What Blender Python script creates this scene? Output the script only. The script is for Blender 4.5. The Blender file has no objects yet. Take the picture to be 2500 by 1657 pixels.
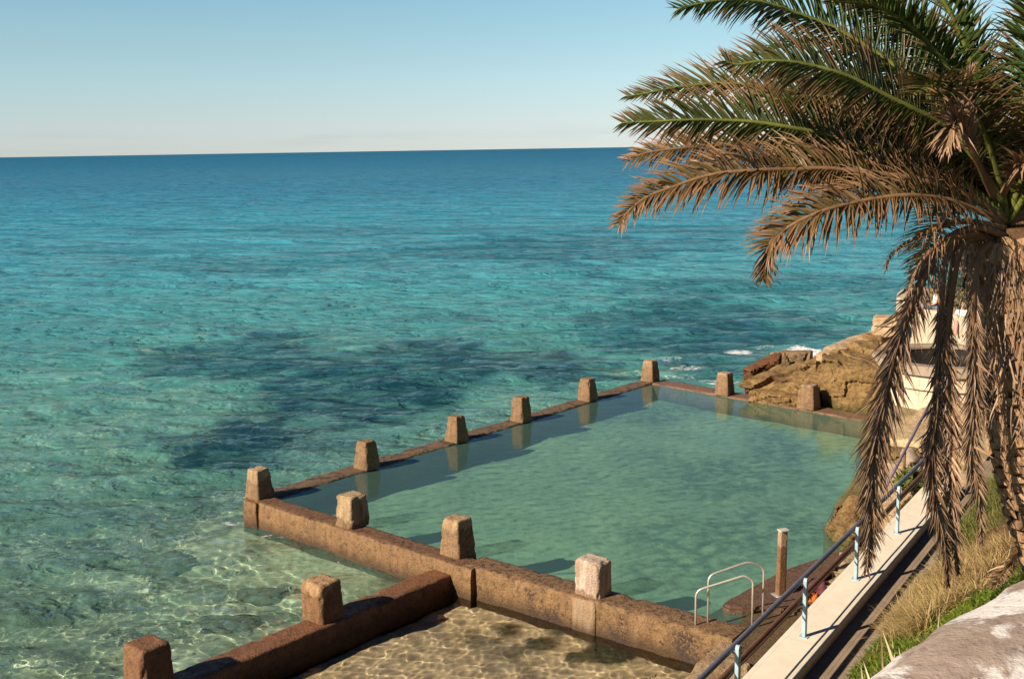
import bpy, bmesh, math, random
import numpy as np
from mathutils import Vector, Matrix, noise, Euler
R = math.radians
random.seed(7); rng = np.random.default_rng(7)
scene = bpy.context.scene
COL = scene.collection

# ------------------------------------------------------------------ camera
F_PX, CX, CY, H = 2700.0, 1250.0, 828.5, 9.0
ROLL = math.atan(0.0163)
PITCH = math.atan((CY - (384 - 0.0163*CX))*math.cos(ROLL)/F_PX)
fw = Vector((0, math.cos(PITCH), -math.sin(PITCH)))
r0 = Vector((1, 0, 0)); u0 = r0.cross(fw)
RT = r0*math.cos(ROLL) - u0*math.sin(ROLL)
UP = u0*math.cos(ROLL) + r0*math.sin(ROLL)
cam_d = bpy.data.cameras.new('camera'); cam = bpy.data.objects.new('camera', cam_d); COL.objects.link(cam)
cam.matrix_world = Matrix(((RT.x, UP.x, -fw.x, 0), (RT.y, UP.y, -fw.y, 0), (RT.z, UP.z, -fw.z, H), (0, 0, 0, 1)))
cam_d.sensor_width = 36; cam_d.lens = F_PX/2500*36; cam_d.clip_start = 0.05; cam_d.clip_end = 90000
scene.camera = cam

def ray(px, py): return fw + RT*((px-CX)/F_PX) - UP*((py-CY)/F_PX)
def at(px, py, z=0.0):
    d = ray(px, py); t = (z-H)/d.z; return Vector((d.x*t, d.y*t, z))
def atY(px, py, Y):
    d = ray(px, py); t = Y/d.y; return Vector((d.x*t, Y, H+d.z*t))

# ------------------------------------------------------------------ light
SUN_AZ, SUN_EL = R(210), R(30)
sd = bpy.data.lights.new('sun', 'SUN'); so = bpy.data.objects.new('sun', sd); COL.objects.link(so)
sun_vec = Vector((math.cos(SUN_EL)*math.cos(SUN_AZ), math.cos(SUN_EL)*math.sin(SUN_AZ), math.sin(SUN_EL)))
so.rotation_euler = sun_vec.to_track_quat('Z', 'Y').to_euler(); so.location = sun_vec*60
sd.energy = 5.0; sd.angle = R(0.5); sd.color = (1.0, 0.875, 0.71)
try:
    sd.cycles.is_caustics_light = True
except Exception as e: print('caustics light', e)
w = bpy.data.worlds.new('World'); scene.world = w; w.use_nodes = True
nt = w.node_tree; nt.nodes.clear()
wo = nt.nodes.new('ShaderNodeOutputWorld'); bg = nt.nodes.new('ShaderNodeBackground')
sky = nt.nodes.new('ShaderNodeTexSky'); sky.sky_type = 'NISHITA'; sky.sun_disc = False
sky.sun_elevation = SUN_EL; sky.sun_rotation = R(240); sky.altitude = 3000
sky.air_density = 1.0; sky.dust_density = 0.0; sky.ozone_density = 3.0
# film-like tone of the air: cyan overhead, warm white at the horizon, a few faint far clouds
tc = nt.nodes.new('ShaderNodeTexCoord'); sx = nt.nodes.new('ShaderNodeSeparateXYZ'); nt.links.new(tc.outputs['Generated'], sx.inputs[0])
rp = nt.nodes.new('ShaderNodeValToRGB'); nt.links.new(sx.outputs[2], rp.inputs[0]); cr = rp.color_ramp
for k in range(7): cr.elements.new(.5)
for e, (p, c) in zip(cr.elements, ((0, (.590, .578, .645)), (.005, (.603, .587, .65)), (.024, (.730, .662, .645)), (.060, (.865, .81, .675)), (.097, (.92, .90, .70)), (.126, (.93, .955, .745)), (.20, (.50, .63, .62)), (.29, (.24, .37, .46)), (.65, (.11, .18, .26)))):
    e.position = p; e.color = (*c, 1)
mp = nt.nodes.new('ShaderNodeMapping'); mp.inputs['Scale'].default_value = (9, 9, 110); nt.links.new(tc.outputs['Generated'], mp.inputs[0])
cn = nt.nodes.new('ShaderNodeTexNoise'); cn.inputs['Scale'].default_value = 1.0; cn.inputs['Detail'].default_value = 5; nt.links.new(mp.outputs[0], cn.inputs[0])
c1 = nt.nodes.new('ShaderNodeValToRGB'); nt.links.new(cn.outputs[0], c1.inputs[0]); c1.color_ramp.elements[0].position = .48; c1.color_ramp.elements[1].position = .62
c1.color_ramp.elements[0].color = (1, 1, 1, 1); c1.color_ramp.elements[1].color = (.945, .95, .96, 1)
c2 = nt.nodes.new('ShaderNodeValToRGB'); nt.links.new(sx.outputs[2], c2.inputs[0]); c2.color_ramp.elements[0].position = .012; c2.color_ramp.elements[1].position = .024
c2.color_ramp.elements[0].color = (1, 1, 1, 1); c2.color_ramp.elements[1].color = (0, 0, 0, 1)
cm = nt.nodes.new('ShaderNodeMix'); cm.data_type = 'RGBA'; nt.links.new(c2.outputs[0], cm.inputs[0]); cm.inputs[6].default_value = (1, 1, 1, 1); nt.links.new(c1.outputs[0], cm.inputs[7])
v1 = nt.nodes.new('ShaderNodeVectorMath'); v1.operation = 'MULTIPLY'; nt.links.new(sky.outputs[0], v1.inputs[0]); nt.links.new(rp.outputs[0], v1.inputs[1])
v2 = nt.nodes.new('ShaderNodeVectorMath'); v2.operation = 'MULTIPLY'; nt.links.new(v1.outputs[0], v2.inputs[0]); nt.links.new(cm.outputs[2], v2.inputs[1])
nt.links.new(v2.outputs[0], bg.inputs[0]); nt.links.new(bg.outputs[0], wo.inputs[0]); bg.inputs[1].default_value = 0.0935
vs = scene.view_settings; vs.view_transform = 'Standard'; vs.look = 'None'; vs.exposure = 0.75; vs.gamma = 1.0; vs.use_curve_mapping = False
scene.cycles.max_bounces = 10; scene.cycles.transparent_max_bounces = 24
scene.cycles.use_denoising = True; scene.cycles.caustics_reflective = False; scene.cycles.diffuse_bounces = 1
scene.cycles.sample_clamp_indirect = 6.0

# ------------------------------------------------------------------ helpers
def tag(o, label=None, cat=None, group=None, kind=None):
    if label: o['label'] = label
    if cat: o['category'] = cat
    if group: o['group'] = group
    if kind: o['kind'] = kind
    return o
def empty(name, loc):
    o = bpy.data.objects.new(name, None); COL.objects.link(o); o.location = loc; o.empty_display_size = .2
    return o
def mesh_obj(name, verts, faces, mat, parent=None, smooth=False, loc=None):
    me = bpy.data.meshes.new(name)
    me.from_pydata([tuple(v) for v in verts], [], [tuple(f) for f in faces]); me.update()
    return link_mesh(name, me, mat, parent, smooth, loc)
def link_mesh(name, me, mat, parent=None, smooth=False, loc=None):
    if smooth and len(me.polygons): me.polygons.foreach_set('use_smooth', [True]*len(me.polygons))
    if mat:
        for m in (mat if isinstance(mat, (list, tuple)) else [mat]): me.materials.append(m)
    o = bpy.data.objects.new(name, me); COL.objects.link(o)
    if parent: 
        o.parent = parent
        o.location = -Vector(parent.location) if loc is None else loc    # vertices are given in world space
    elif loc is not None:
        o.location = loc
    return o
def recentre(o):
    """Put the origin of a world-space mesh at its base centre."""
    me = o.data; n = len(me.vertices); a = np.empty(n*3); me.vertices.foreach_get('co', a); a = a.reshape(-1, 3)
    c = np.array([(a[:, 0].min()+a[:, 0].max())/2, (a[:, 1].min()+a[:, 1].max())/2, a[:, 2].min()])
    a -= c; me.vertices.foreach_set('co', a.ravel()); me.update(); o.location = o.location + Vector(c)
    return o
def bm_obj(name, bm, mat, parent=None, smooth=False):
    me = bpy.data.meshes.new(name); bm.to_mesh(me); bm.free()
    return link_mesh(name, me, mat, parent, smooth)
def fbm(p, sc, oct=3):
    v = 0; a = 1; q = Vector(p)*sc
    for k in range(oct):
        v += a*noise.noise(q); q = q*2.03 + Vector((3.1, 7.7, 1.3)); a *= .5
    return v
def tube(pts, rad, seg=8, cap=True):
    """verts, faces of a tube along pts; rad is a number or list."""
    pts = [Vector(p) for p in pts]; n = len(pts); V = []; Fc = []
    rads = rad if isinstance(rad, (list, tuple)) else [rad]*n
    prev = None
    for i, p in enumerate(pts):
        t = (pts[min(i+1, n-1)] - pts[max(i-1, 0)]).normalized()
        if prev is None:
            a = t.orthogonal().normalized()
        else:
            a = (prev - t*prev.dot(t)); a = a.normalized() if a.length > 1e-6 else t.orthogonal().normalized()
        prev = a; b = t.cross(a)
        for k in range(seg):
            an = 2*math.pi*k/seg; V.append(p + (a*math.cos(an) + b*math.sin(an))*rads[i])
    for i in range(n-1):
        for k in range(seg):
            k2 = (k+1) % seg; Fc.append((i*seg+k, i*seg+k2, (i+1)*seg+k2, (i+1)*seg+k))
    if cap:
        Fc.append(tuple(range(seg-1, -1, -1))); Fc.append(tuple((n-1)*seg+k for k in range(seg)))
    return V, Fc
def bez(pts, n=24):
    """Catmull-Rom through pts."""
    pts = [Vector(p) for p in pts]; P = [pts[0]*2-pts[1]] + pts + [pts[-1]*2-pts[-2]]; out = []
    m = len(pts)-1
    for i in range(m):
        k = max(2, int(round(n/m)))
        for j in range(k):
            t = j/k; a, b, c, d = P[i], P[i+1], P[i+2], P[i+3]
            out.append(.5*((2*b) + (c-a)*t + (2*a-5*b+4*c-d)*t*t + (3*b-a-3*c+d)*t**3))
    out.append(pts[-1]); return out

# ------------------------------------------------------------------ node helper
class NT:
    def __init__(s, name):
        s.m = bpy.data.materials.new(name); s.m.use_nodes = True; s.t = s.m.node_tree; s.t.nodes.clear()
        s.out = s.t.nodes.new('ShaderNodeOutputMaterial')
    def n(s, typ, **kw):
        nd = s.t.nodes.new('ShaderNode'+typ)
        for k, v in kw.items():
            if k.startswith('i_'):
                key = k[2:]; sock = nd.inputs[int(key)] if key.isdigit() else nd.inputs[key.replace('_', ' ')]
                if isinstance(v, bpy.types.NodeSocket): s.t.links.new(v, sock)
                else: sock.default_value = v
            else: setattr(nd, k, v)
        return nd
    def pos(s):
        if not hasattr(s, '_pos'): s._pos = s.n('NewGeometry').outputs['Position']
        return s._pos
    def obj(s):
        if not hasattr(s, '_tc'): s._tc = s.n('TexCoord').outputs['Object']
        return s._tc
    def map(s, vec, scale=(1, 1, 1), rot=(0, 0, 0), loc=(0, 0, 0)):
        return s.n('Mapping', i_Vector=vec, i_Scale=scale, i_Rotation=rot, i_Location=loc).outputs[0]
    def noise(s, vec, scale, detail=4, rough=.55, dist=0.0):
        return s.n('TexNoise', i_Vector=vec, i_Scale=scale, i_Detail=detail, i_Roughness=rough, i_Distortion=dist).outputs[0]
    def ramp(s, fac, stops, interp='LINEAR'):
        nd = s.n('ValToRGB', i_Fac=fac); cr = nd.color_ramp; cr.interpolation = interp
        while len(cr.elements) < len(stops): cr.elements.new(.5)
        for e, (p, c) in zip(cr.elements, stops):
            e.position = p; e.color = (c, c, c, 1) if isinstance(c, (int, float)) else (*c, 1)
        return nd.outputs[0]
    def mix(s, fac, a, b, mode='MIX'):
        nd = s.n('Mix', data_type='RGBA', blend_type=mode)
        for sock, v in ((nd.inputs[0], fac), (nd.inputs[6], a), (nd.inputs[7], b)):
            if isinstance(v, bpy.types.NodeSocket): s.t.links.new(v, sock)
            elif isinstance(v, (int, float)): sock.default_value = v if sock == nd.inputs[0] else (v, v, v, 1)
            else: sock.default_value = (*v, 1)
        return nd.outputs[2]
    def math(s, op, a, b=0.0, clamp=False, c=None):
        nd = s.n('Math', operation=op, use_clamp=clamp)
        for i, v in enumerate((a, b) if c is None else (a, b, c)):
            if isinstance(v, bpy.types.NodeSocket): s.t.links.new(v, nd.inputs[i])
            else: nd.inputs[i].default_value = v
        return nd.outputs[0]
    def sep(s, vec): return s.n('SeparateXYZ', i_Vector=vec).outputs
    def attr(s, name): return s.n('Attribute', attribute_name=name).outputs['Fac']
    def attrc(s, name): return s.n('Attribute', attribute_name=name).outputs['Color']
    def bump(s, h, strength=.5, dist=.02, normal=None):
        nd = s.n('Bump', i_Height=h, i_Strength=strength, i_Distance=dist)
        if normal is not None: s.t.links.new(normal, nd.inputs['Normal'])
        return nd.outputs[0]
    def pbsdf(s, col, rough=.8, normal=None, spec=.3, **kw):
        nd = s.n('BsdfPrincipled')
        for k, v in (('Base Color', col), ('Roughness', rough), ('Specular IOR Level', spec), *[(a.replace('_', ' '), b) for a, b in kw.items()]):
            sock = nd.inputs[k]
            if isinstance(v, bpy.types.NodeSocket): s.t.links.new(v, sock)
            elif isinstance(v, tuple) and len(v) == 3: sock.default_value = (*v, 1)
            else: sock.default_value = v
        if normal is not None: s.t.links.new(normal, nd.inputs['Normal'])
        return nd.outputs[0]
    def done(s, shader):
        s.t.links.new(shader, s.out.inputs['Surface']); return s.m

# ------------------------------------------------------------------ site lines
SEA_Z, POOL_Z = -0.60, 0.0
U = Vector((math.cos(R(-40.7)), math.sin(R(-40.7)), 0)); V = Vector((math.cos(R(49.3)), math.sin(R(49.3)), 0))
L1 = at(1811, 1651, 1.2); L2 = at(2247, 1191, 1.2)
PD = (L2-L1).normalized(); PN = Vector((PD.y, -PD.x, 0))             # along the path, and to its landward side
def pst(s, t, z): return Vector((L1.x, L1.y, 0)) + PN*s + PD*t + Vector((0, 0, z))
def st_of(p): d = Vector((p.x-L1.x, p.y-L1.y, 0)); return d.dot(PN), d.dot(PD)
ZW, ZP = 1.2, 1.03
# ------------------------------------------------------------------ concrete
def concrete(name, base=(.30, .175, .085), dark=(.13, .065, .03), light=None, light_z=None, wet=.5, speck=1.0, growth=None, mussel=False, wettop=None):
    """Weathered exposed-aggregate concrete. light: colour of a dry bleached crust above about light_z (object space)."""
    n = NT(name); p = n.obj()
    big = n.noise(p, 2.3, 5, .6); mid = n.noise(p, 8, 5, .68); fine = n.noise(p, 26, 4, .75)
    vo = n.n('TexVoronoi', i_Vector=p, i_Scale=22.0).outputs[0]
    c = n.mix(n.ramp(big, [(.36, 0), (.66, 1)]), base, tuple(b*.72 for b in base))
    c = n.mix(n.ramp(mid, [(.50, 0), (.66, .85)]), c, dark)
    c = n.mix(n.math('MULTIPLY', n.ramp(fine, [(.5, 0), (.62, 1)]), .45*speck), c, tuple(min(1, b*1.5) for b in base))
    c = n.mix(n.math('MULTIPLY', n.ramp(fine, [(.34, 1), (.45, 0)]), .6*speck), c, dark)
    if light:
        z = n.sep(p)[2]
        e = n.math('ADD', z, n.math('MULTIPLY', n.math('SUBTRACT', n.noise(n.map(p, (1, 1, .35)), 4.5, 4, .6), .5), .55))
        m = n.ramp(n.math('SUBTRACT', e, light_z - .5), [(.46, 0), (.53, 1)])
        lc = n.mix(n.ramp(n.noise(n.map(p, (1, 1, .25)), 6, 5, .65), [(.38, 0), (.62, .9)]), light, tuple(b*1.1 for b in base))
        lc = n.mix(n.math('MULTIPLY', n.ramp(fine, [(.36, 1), (.5, 0)]), .5), lc, tuple(l*.4 for l in light))
        c = n.mix(m, c, lc)
    # damp, weed-darkened tide band and streaks above the water
    wz = n.sep(n.pos())[2]
    wob = n.math('MULTIPLY', n.math('SUBTRACT', n.noise(n.map(n.pos(), (1, 1, .4)), 3.2, 5, .65), .5), .5)
    band = n.ramp(n.math('ADD', n.math('ADD', wz, .9), wob), [(.36, .85), (.62, 0)])
    c = n.mix(band, c, tuple(d*.55 for d in dark))
    streak = n.ramp(n.noise(n.map(n.pos(), (2.4, 2.4, .22)), 2.6, 4, .6), [(.54, 0), (.70, .55)])
    c = n.mix(streak, c, dark)
    if growth:
        g = n.ramp(n.noise(p, 6.5, 5, .7), [(growth, 0), (growth+.07, 1)])
        if mussel:
            bigp = n.ramp(n.noise(n.map(n.pos(), (1, 1, .6)), 1.05, 5, .65), [(.50, 0), (.58, 1)])
            side = n.ramp(n.math('ADD', n.math('ADD', n.sep(n.pos())[2], .6), n.math('MULTIPLY', n.noise(p, 8, 3, .6), .15)), [(.62, 1), (.72, 0)])
            g = n.math('MAXIMUM', g, n.math('MULTIPLY', n.math('MULTIPLY', bigp, side), n.ramp(n.noise(p, 17, 5, .75), [(.44, 0), (.54, 1)])))
        c = n.mix(g, c, (.042, .026, .019))
    if wettop:
        nz_ = n.sep(n.n('NewGeometry').outputs['Normal'])[2]
        tm = n.math('MULTIPLY', n.ramp(nz_, [(.55, 0), (.85, 1)]), n.ramp(n.noise(n.pos(), 1.4, 4, .6), [(.30, .55), (.6, 1)]))
        tc_ = n.mix(n.ramp(n.noise(n.pos(), 9, 5, .7), [(.46, 0), (.60, .9)]), wettop, tuple(d*.5 for d in dark))
        c = n.mix(tm, c, tc_)
    h = n.math('ADD', n.math('MULTIPLY', vo, .5), n.math('ADD', fine, n.math('MULTIPLY', mid, .8)))
    nb = n.bump(h, .8, .022)
    rough = n.ramp(mid, [(.35, .85-.45*wet), (.65, .9-.15*wet)])
    return n.done(n.pbsdf(c, rough, nb, .35))
M_WET = concrete('wet_brown_concrete', (.20, .105, .042), (.07, .034, .016), wet=.9)
M_BLK = concrete('brown_concrete', (.24, .143, .070), (.095, .048, .024), wet=.25)
M_RED = concrete('wet_red_concrete', (.21, .094, .042), (.075, .032, .015), wet=1.0)
M_WALL = concrete('pocked_concrete', (.232, .127, .052), (.080, .043, .018), wet=.65, growth=.62, wettop=(.17, .085, .045))
M_WALL2 = concrete('mussel_concrete', (.238, .134, .055), (.080, .043, .018), wet=.6, growth=.60, mussel=True, wettop=(.20, .115, .058))
M_EDGE = concrete('mossy_concrete', (.18, .11, .065), (.05, .045, .016), wet=.7, growth=.53)

def rounded_taper(hu, hv, h, top, rad=.07, n=16, lean=(0, 0), amp=.012, seed=0, flare=0.0):
    """Rounded frustum as (verts, faces): half widths hu, hv at the base, scaled by top at height h; local axes."""
    V_, F_, idx = [], [], {}
    def vid(i, j, k):
        key = (i, j, k)
        if key not in idx:
            q = Vector((2*i/n-1, 2*j/n-1, k/n))
            p = Vector((q.x*hu, q.y*hv, q.z*h))
            lim = Vector((max(-hu+rad, min(hu-rad, p.x)), max(-hv+rad, min(hv-rad, p.y)), min(h-rad*1.15, p.z)))
            d = p-lim
            if d.length > 1e-9: p = lim + d.normalized()*min(rad, max(abs(d.x), abs(d.y), abs(d.z))) if d.length > 1e-9 else p
            s = 1 + (top-1)*(p.z/h)**1.15
            s *= 1 + flare*max(0, 1-p.z/(h*.5))**2
            p = Vector((p.x*s + lean[0]*p.z, p.y*s + lean[1]*p.z, p.z))
            w_ = Vector((seed*7.3, seed*3.1, seed*1.7))
            p += Vector((noise.noise(p*3+w_), noise.noise(p*3+w_+Vector((9, 0, 0))), .6*noise.noise(p*3+w_+Vector((0, 9, 0)))))*amp*1.3*(.3+.7*p.z/h)
            chip = max(0, noise.noise(p*5.5+w_*2)-.12)*(1 if abs(q.x) > .8 and abs(q.y) > .8 or q.z > .85 and max(abs(q.x), abs(q.y)) > .8 else .15)
            p += p.normalized()*(noise.noise(p*13+w_)*amp*.7) - Vector((p.x, p.y, max(0, p.z-h*.6)*.6))*chip*.30
            idx[key] = len(V_); V_.append(p)
        return idx[key]
    for a in range(n):
        for b in range(n):
            F_.append((vid(a, b, n), vid(a+1, b, n), vid(a+1, b+1, n), vid(a, b+1, n)))
            F_.append((vid(a, 0, b), vid(a+1, 0, b), vid(a+1, 0, b+1), vid(a, 0, b+1)))
            F_.append((vid(a+1, n, b), vid(a, n, b), vid(a, n, b+1), vid(a+1, n, b+1)))
            F_.append((vid(0, a+1, b), vid(0, a, b), vid(0, a, b+1), vid(0, a+1, b+1)))
            F_.append((vid(n, a, b), vid(n, a+1, b), vid(n, a+1, b+1), vid(n, a, b+1)))
    return V_, F_
ANG_U = math.atan2(U.y, U.x)
def block(fc, hu, hv, h, top, mat, label, seed, z0, rad=.07, lean=(0, 0), rot=0.0, flare=0.0):
    """fc: the corner that faces the camera; local x = U, y = V."""
    vs_, fs_ = rounded_taper(hu, hv, h, top, rad*.8, 16, lean, .013, seed, flare)
    o = mesh_obj('concrete_block', vs_, fs_, mat, smooth=True)
    o.location = Vector((fc.x, fc.y, z0)) - U*hu + V*hv; o.rotation_euler.z = ANG_U + rot
    tag(o, label, 'block', 'concrete blocks along the pool walls')
    return o
caps = lambda nm, col, z, base=(.25, .150, .074): concrete(nm, base, (.095, .048, .024), light=col, light_z=z, wet=.25)
TAN = (.46, .325, .19); WHT = (.70, .60, .47)
ZB = .05
sea_w = [((630, 1222), .30, .29, .78, .70, caps('capped_concrete_a', TAN, .50), 'tapered brown block with a pale cap on the near seaward corner of the pool', 1, .08),
 ((894.6, 1146), .29, .29, .80, .68, M_BLK, 'plain brown tapered block, first along the seaward wall after the pale-capped corner block', 2, ZB),
 ((1116, 1079), .29, .29, .80, .64, M_BLK, 'narrow-topped brown tapered block, second after the pale-capped corner along the seaward wall', 3, ZB),
 ((1275, 1029), .28, .28, .82, .72, M_BLK, 'brown tapered block midway along the seaward wall, third after the pale-capped corner', 4, ZB),
 ((1439, 978), .29, .28, .80, .70, M_BLK, 'brown tapered block on the seaward wall next to the far corner block', 5, ZB),
 ((1593, 931), .29, .29, .82, .68, caps('capped_concrete_b', (.34, .22, .125), .62), 'brown tapered block on the far corner where the pool wall turns to the rocks', 6, ZB),
 ((1777, 964), .29, .27, .82, .74, caps('capped_concrete_c', (.38, .26, .155), .70), 'brown tapered block midway along the far wall in front of the tilted rocks', 7, ZB),
 ((1986, 999), .33, .30, .84, .75, caps('capped_concrete_d', (.45, .34, .24), .80), 'brown tapered block at the rocky end of the far wall against the big boulder', 8, ZB)]
for px, hu, hv, h, top, m, lab, sd_, z0 in sea_w:
    block(at(*px, .1), hu, hv, h, top, m, lab, sd_, z0)
block(at(858, 1294, .1), .31, .32, .78, .86, caps('streaked_concrete', (.46, .33, .19), .22), 'chipped tan block with white streaks, between the corner block and the wall junction', 9, .09, rad=.09)
block(at(1120.7, 1393, -.15), .32, .31, 1.08, .76, caps('capped_concrete_e', (.42, .28, .145), .84), 'tall tan block standing where the lower branch wall meets the pool wall', 10, -.14, rad=.08)
block(at(1460, 1466, .1), .31, .26, .76, .97, caps('bleached_concrete', (.58, .46, .35), .10, (.30, .19, .12)), 'square bleached white block on the pool wall near the steel handrails', 11, .09, rad=.10)
block(at(785, 1528, -.15), .33, .31, .80, .94, caps('capped_concrete_f', (.43, .28, .14), .60, (.225, .115, .05)), 'round-shouldered block with a pale cap on the lower branch wall', 12, -.14, rad=.12)
block(at(351, 1702, -.15), .34, .32, .80, .93, concrete('rusty_concrete', (.20, .095, .042), (.09, .04, .018), wet=.3), 'rust-brown block at the outer end of the branch wall, cut by the picture edge', 13, -.14, rad=.10)

def wall_seg(name, a, b, inner, width, ztop, zbot, mat, label, seed, batter=0.0, amp=.02, chips=.03, pilasters=(), mat_p=None, wear=0.0):
    """Wall from a to b (front top edge), running back by width along inner; subdivided so its edges can be worn."""
    a, b = Vector(a), Vector(b); d = (b-a); L = d.length; d.normalize(); nI = Vector(inner).normalized()
    n = max(4, int(L/.09)); prof = []
    H_ = ztop-zbot; r = .045
    # profile in (back, up): front foot, up the front, top, back foot
    prof += [(-batter*(1-k/7), zbot+H_*k/7) for k in range(7)] + [(-.002, ztop-r), (r*.35, ztop-r*.3), (r, ztop)]
    prof += [(r+(width-2*r)*k/5, ztop) for k in range(1, 5)] + [(width-r, ztop), (width-r*.35, ztop-r*.3), (width, ztop-r), (width, zbot)]
    Vv, Ff = [], []; m = len(prof); w_ = Vector((seed*3.7, seed*1.9, 0))
    for i in range(n+1):
        for (q, z) in prof:
            p = a + d*(L*i/n) + nI*q; p.z = z
            s = noise.noise(p*2.2+w_)*amp + noise.noise(p*9+w_)*amp*.5
            edge = max(0, 1-abs(z-ztop)/.09)*(1 if q < .08 or q > width-.08 else .25)
            c_ = max(0, noise.noise(p*4.5+w_*2)-.1)*chips*2.2*edge
            p += nI*((s if q < width*.5 else -s) + (c_ if q < .1 else (-c_ if q > width-.1 else 0))) - Vector((0, 0, c_*.9 + wear*max(0, noise.noise(p*1.3+w_))))
            if i in (0, n): p += d*(noise.noise(p*4+w_)*amp)
            Vv.append(p)
    for i in range(n):
        for k in range(m-1):
            Ff.append((i*m+k, (i+1)*m+k, (i+1)*m+k+1, i*m+k+1))
    Ff.append(tuple(k for k in range(m))); Ff.append(tuple(n*m+k for k in range(m-1, -1, -1)))
    o = recentre(mesh_obj(name, Vv, Ff, mat, smooth=False))
    tag(o, label, 'pool wall')
    for f in o.data.polygons: f.use_smooth = len(f.vertices) == 4
    try: o.data.set_sharp_from_angle(angle=R(50))
    except Exception: pass
    for (pa, wd, z1, mat2) in pilasters:
        c = Vector((pa.x, pa.y, 0)) + d*0; 
        hgt = z1-zbot; vv = []; 
        pv, pf = rounded_taper(wd, .12, hgt, .94, .035, 8, (0, 0), .012, seed+3)
        po = mesh_obj('pilaster', pv, pf, mat2, smooth=True)
        po.parent = o; po.location = Vector((c.x, c.y, zbot)) - d*wd*.98 + nI*(.02) - o.location; po.rotation_euler.z = math.atan2(d.y, d.x)
    return o
P1c, P6c, P8c = at(630, 1222, .1), at(1593, 931, .1), at(1986, 999, .1)
nw1, nw2 = at(630, 1226, .1), at(1057, 1361, .1)
nA = nw1 - U*.60; nB = nw2 + U*1.15
wall_seg('pool_wall', nA, nB, V, .56, .10, -1.7, M_WALL, 'brown concrete pool wall from the seaward corner to the junction, waves lapping its face', 1, .10, pilasters=[(nw1+U*.02, .30, .085, M_WET), (at(858, 1294, .1), .31, .085, M_WET)])
s2a, s2d = at(1135, 1380, .1), at(1658, 1525, .1); S2 = (s2d-s2a).normalized(); S2N = Vector((-S2.y, S2.x, 0))
s2e = s2d + S2*1.1
wall_seg('pool_wall', s2a, s2e, S2N, .66, .115, -1.7, M_WALL2, 'pocked brown pool wall with dark mussel patches, from the junction to the steel handrails', 2, .04, amp=.03, chips=.05, pilasters=[(at(1460, 1466, .1)-S2N*.02, .30, .09, caps('pale_pilaster', (.34, .235, .15), .45))])
lw0 = P1c - U*.62 - V*.3; lw1 = P6c + V*.62 - U*.62
wall_seg('pool_wall', P1c + V*.55 , P6c + V*.65, -U, .72, .045, -2.6, M_EDGE, 'low mossy seaward pool wall carrying the row of brown tapered blocks', 3, .0, wear=.05)
FU = (P8c-P6c).normalized(); FN = Vector((FU.y, -FU.x, 0)); FN = FN if FN.dot(V) > 0 else -FN
wall_seg('pool_wall', P6c - FU*.02 - FN*.04, P8c + FU*2.2 - FN*.04, FN, .85, .05, -2.6, concrete('wet_pink_concrete', (.21, .115, .068), (.08, .04, .024), wet=1.0), 'low wet far pool wall from the far corner block to the boulder', 4, .0, wear=.05)
bF1, bF4 = at(1118.5, 1395, -.15), at(601, 1609, -.15); BD = (bF4-bF1).normalized(); BN = Vector((BD.y, -BD.x, 0)); BN = BN if BN.x < 0 else -BN
wall_seg('branch_wall', bF1 - BD*.10, bF4 + BD*4.0, BN, .60, -.15, -1.7, M_RED, 'lower wet reddish branch wall running from the junction block out to the sea', 5, .05, amp=.02, chips=.05,
   pilasters=[])

# ------------------------------------------------------------------ water
def val_noise(x, y, sc, seed=0, oct=4):
    out = np.zeros_like(x); a = 1.0; tot = 0
    for k in range(oct):
        X = x*sc+seed*17.3+k*5.1; Y = y*sc+seed*9.7+k*3.3
        xi = np.floor(X).astype(np.int64); yi = np.floor(Y).astype(np.int64); fx = X-xi; fy = Y-yi
        fx = fx*fx*(3-2*fx); fy = fy*fy*(3-2*fy)
        def h(i, j):
            v = (i*374761393 + j*668265263 + seed*1442695041) & 0x7fffffff
            v = ((v ^ (v >> 13))*1274126177) & 0x7fffffff
            return ((v ^ (v >> 16)) & 0xffff)/65535.0
        n_ = (h(xi, yi)*(1-fx)+h(xi+1, yi)*fx)*(1-fy) + (h(xi, yi+1)*(1-fx)+h(xi+1, yi+1)*fx)*fy
        out += a*n_; tot += a; a *= .5; sc *= 2.03
    return out/tot
def poly_in(x, y, poly):
    ins = np.zeros(x.shape, bool); n = len(poly); j = n-1
    for i in range(n):
        xi, yi = poly[i][0], poly[i][1]; xj, yj = poly[j][0], poly[j][1]
        c = ((yi > y) != (yj > y)) & (x < (xj-xi)*(y-yi)/(yj-yi+1e-12)+xi); ins ^= c; j = i
    return ins
def seg_d(x, y, a, b):
    ax, ay, bx, by = a[0], a[1], b[0], b[1]; dx, dy = bx-ax, by-ay; L2_ = dx*dx+dy*dy+1e-12
    t = np.clip(((x-ax)*dx+(y-ay)*dy)/L2_, 0, 1); return np.hypot(x-ax-t*dx, y-ay-t*dy)
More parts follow.
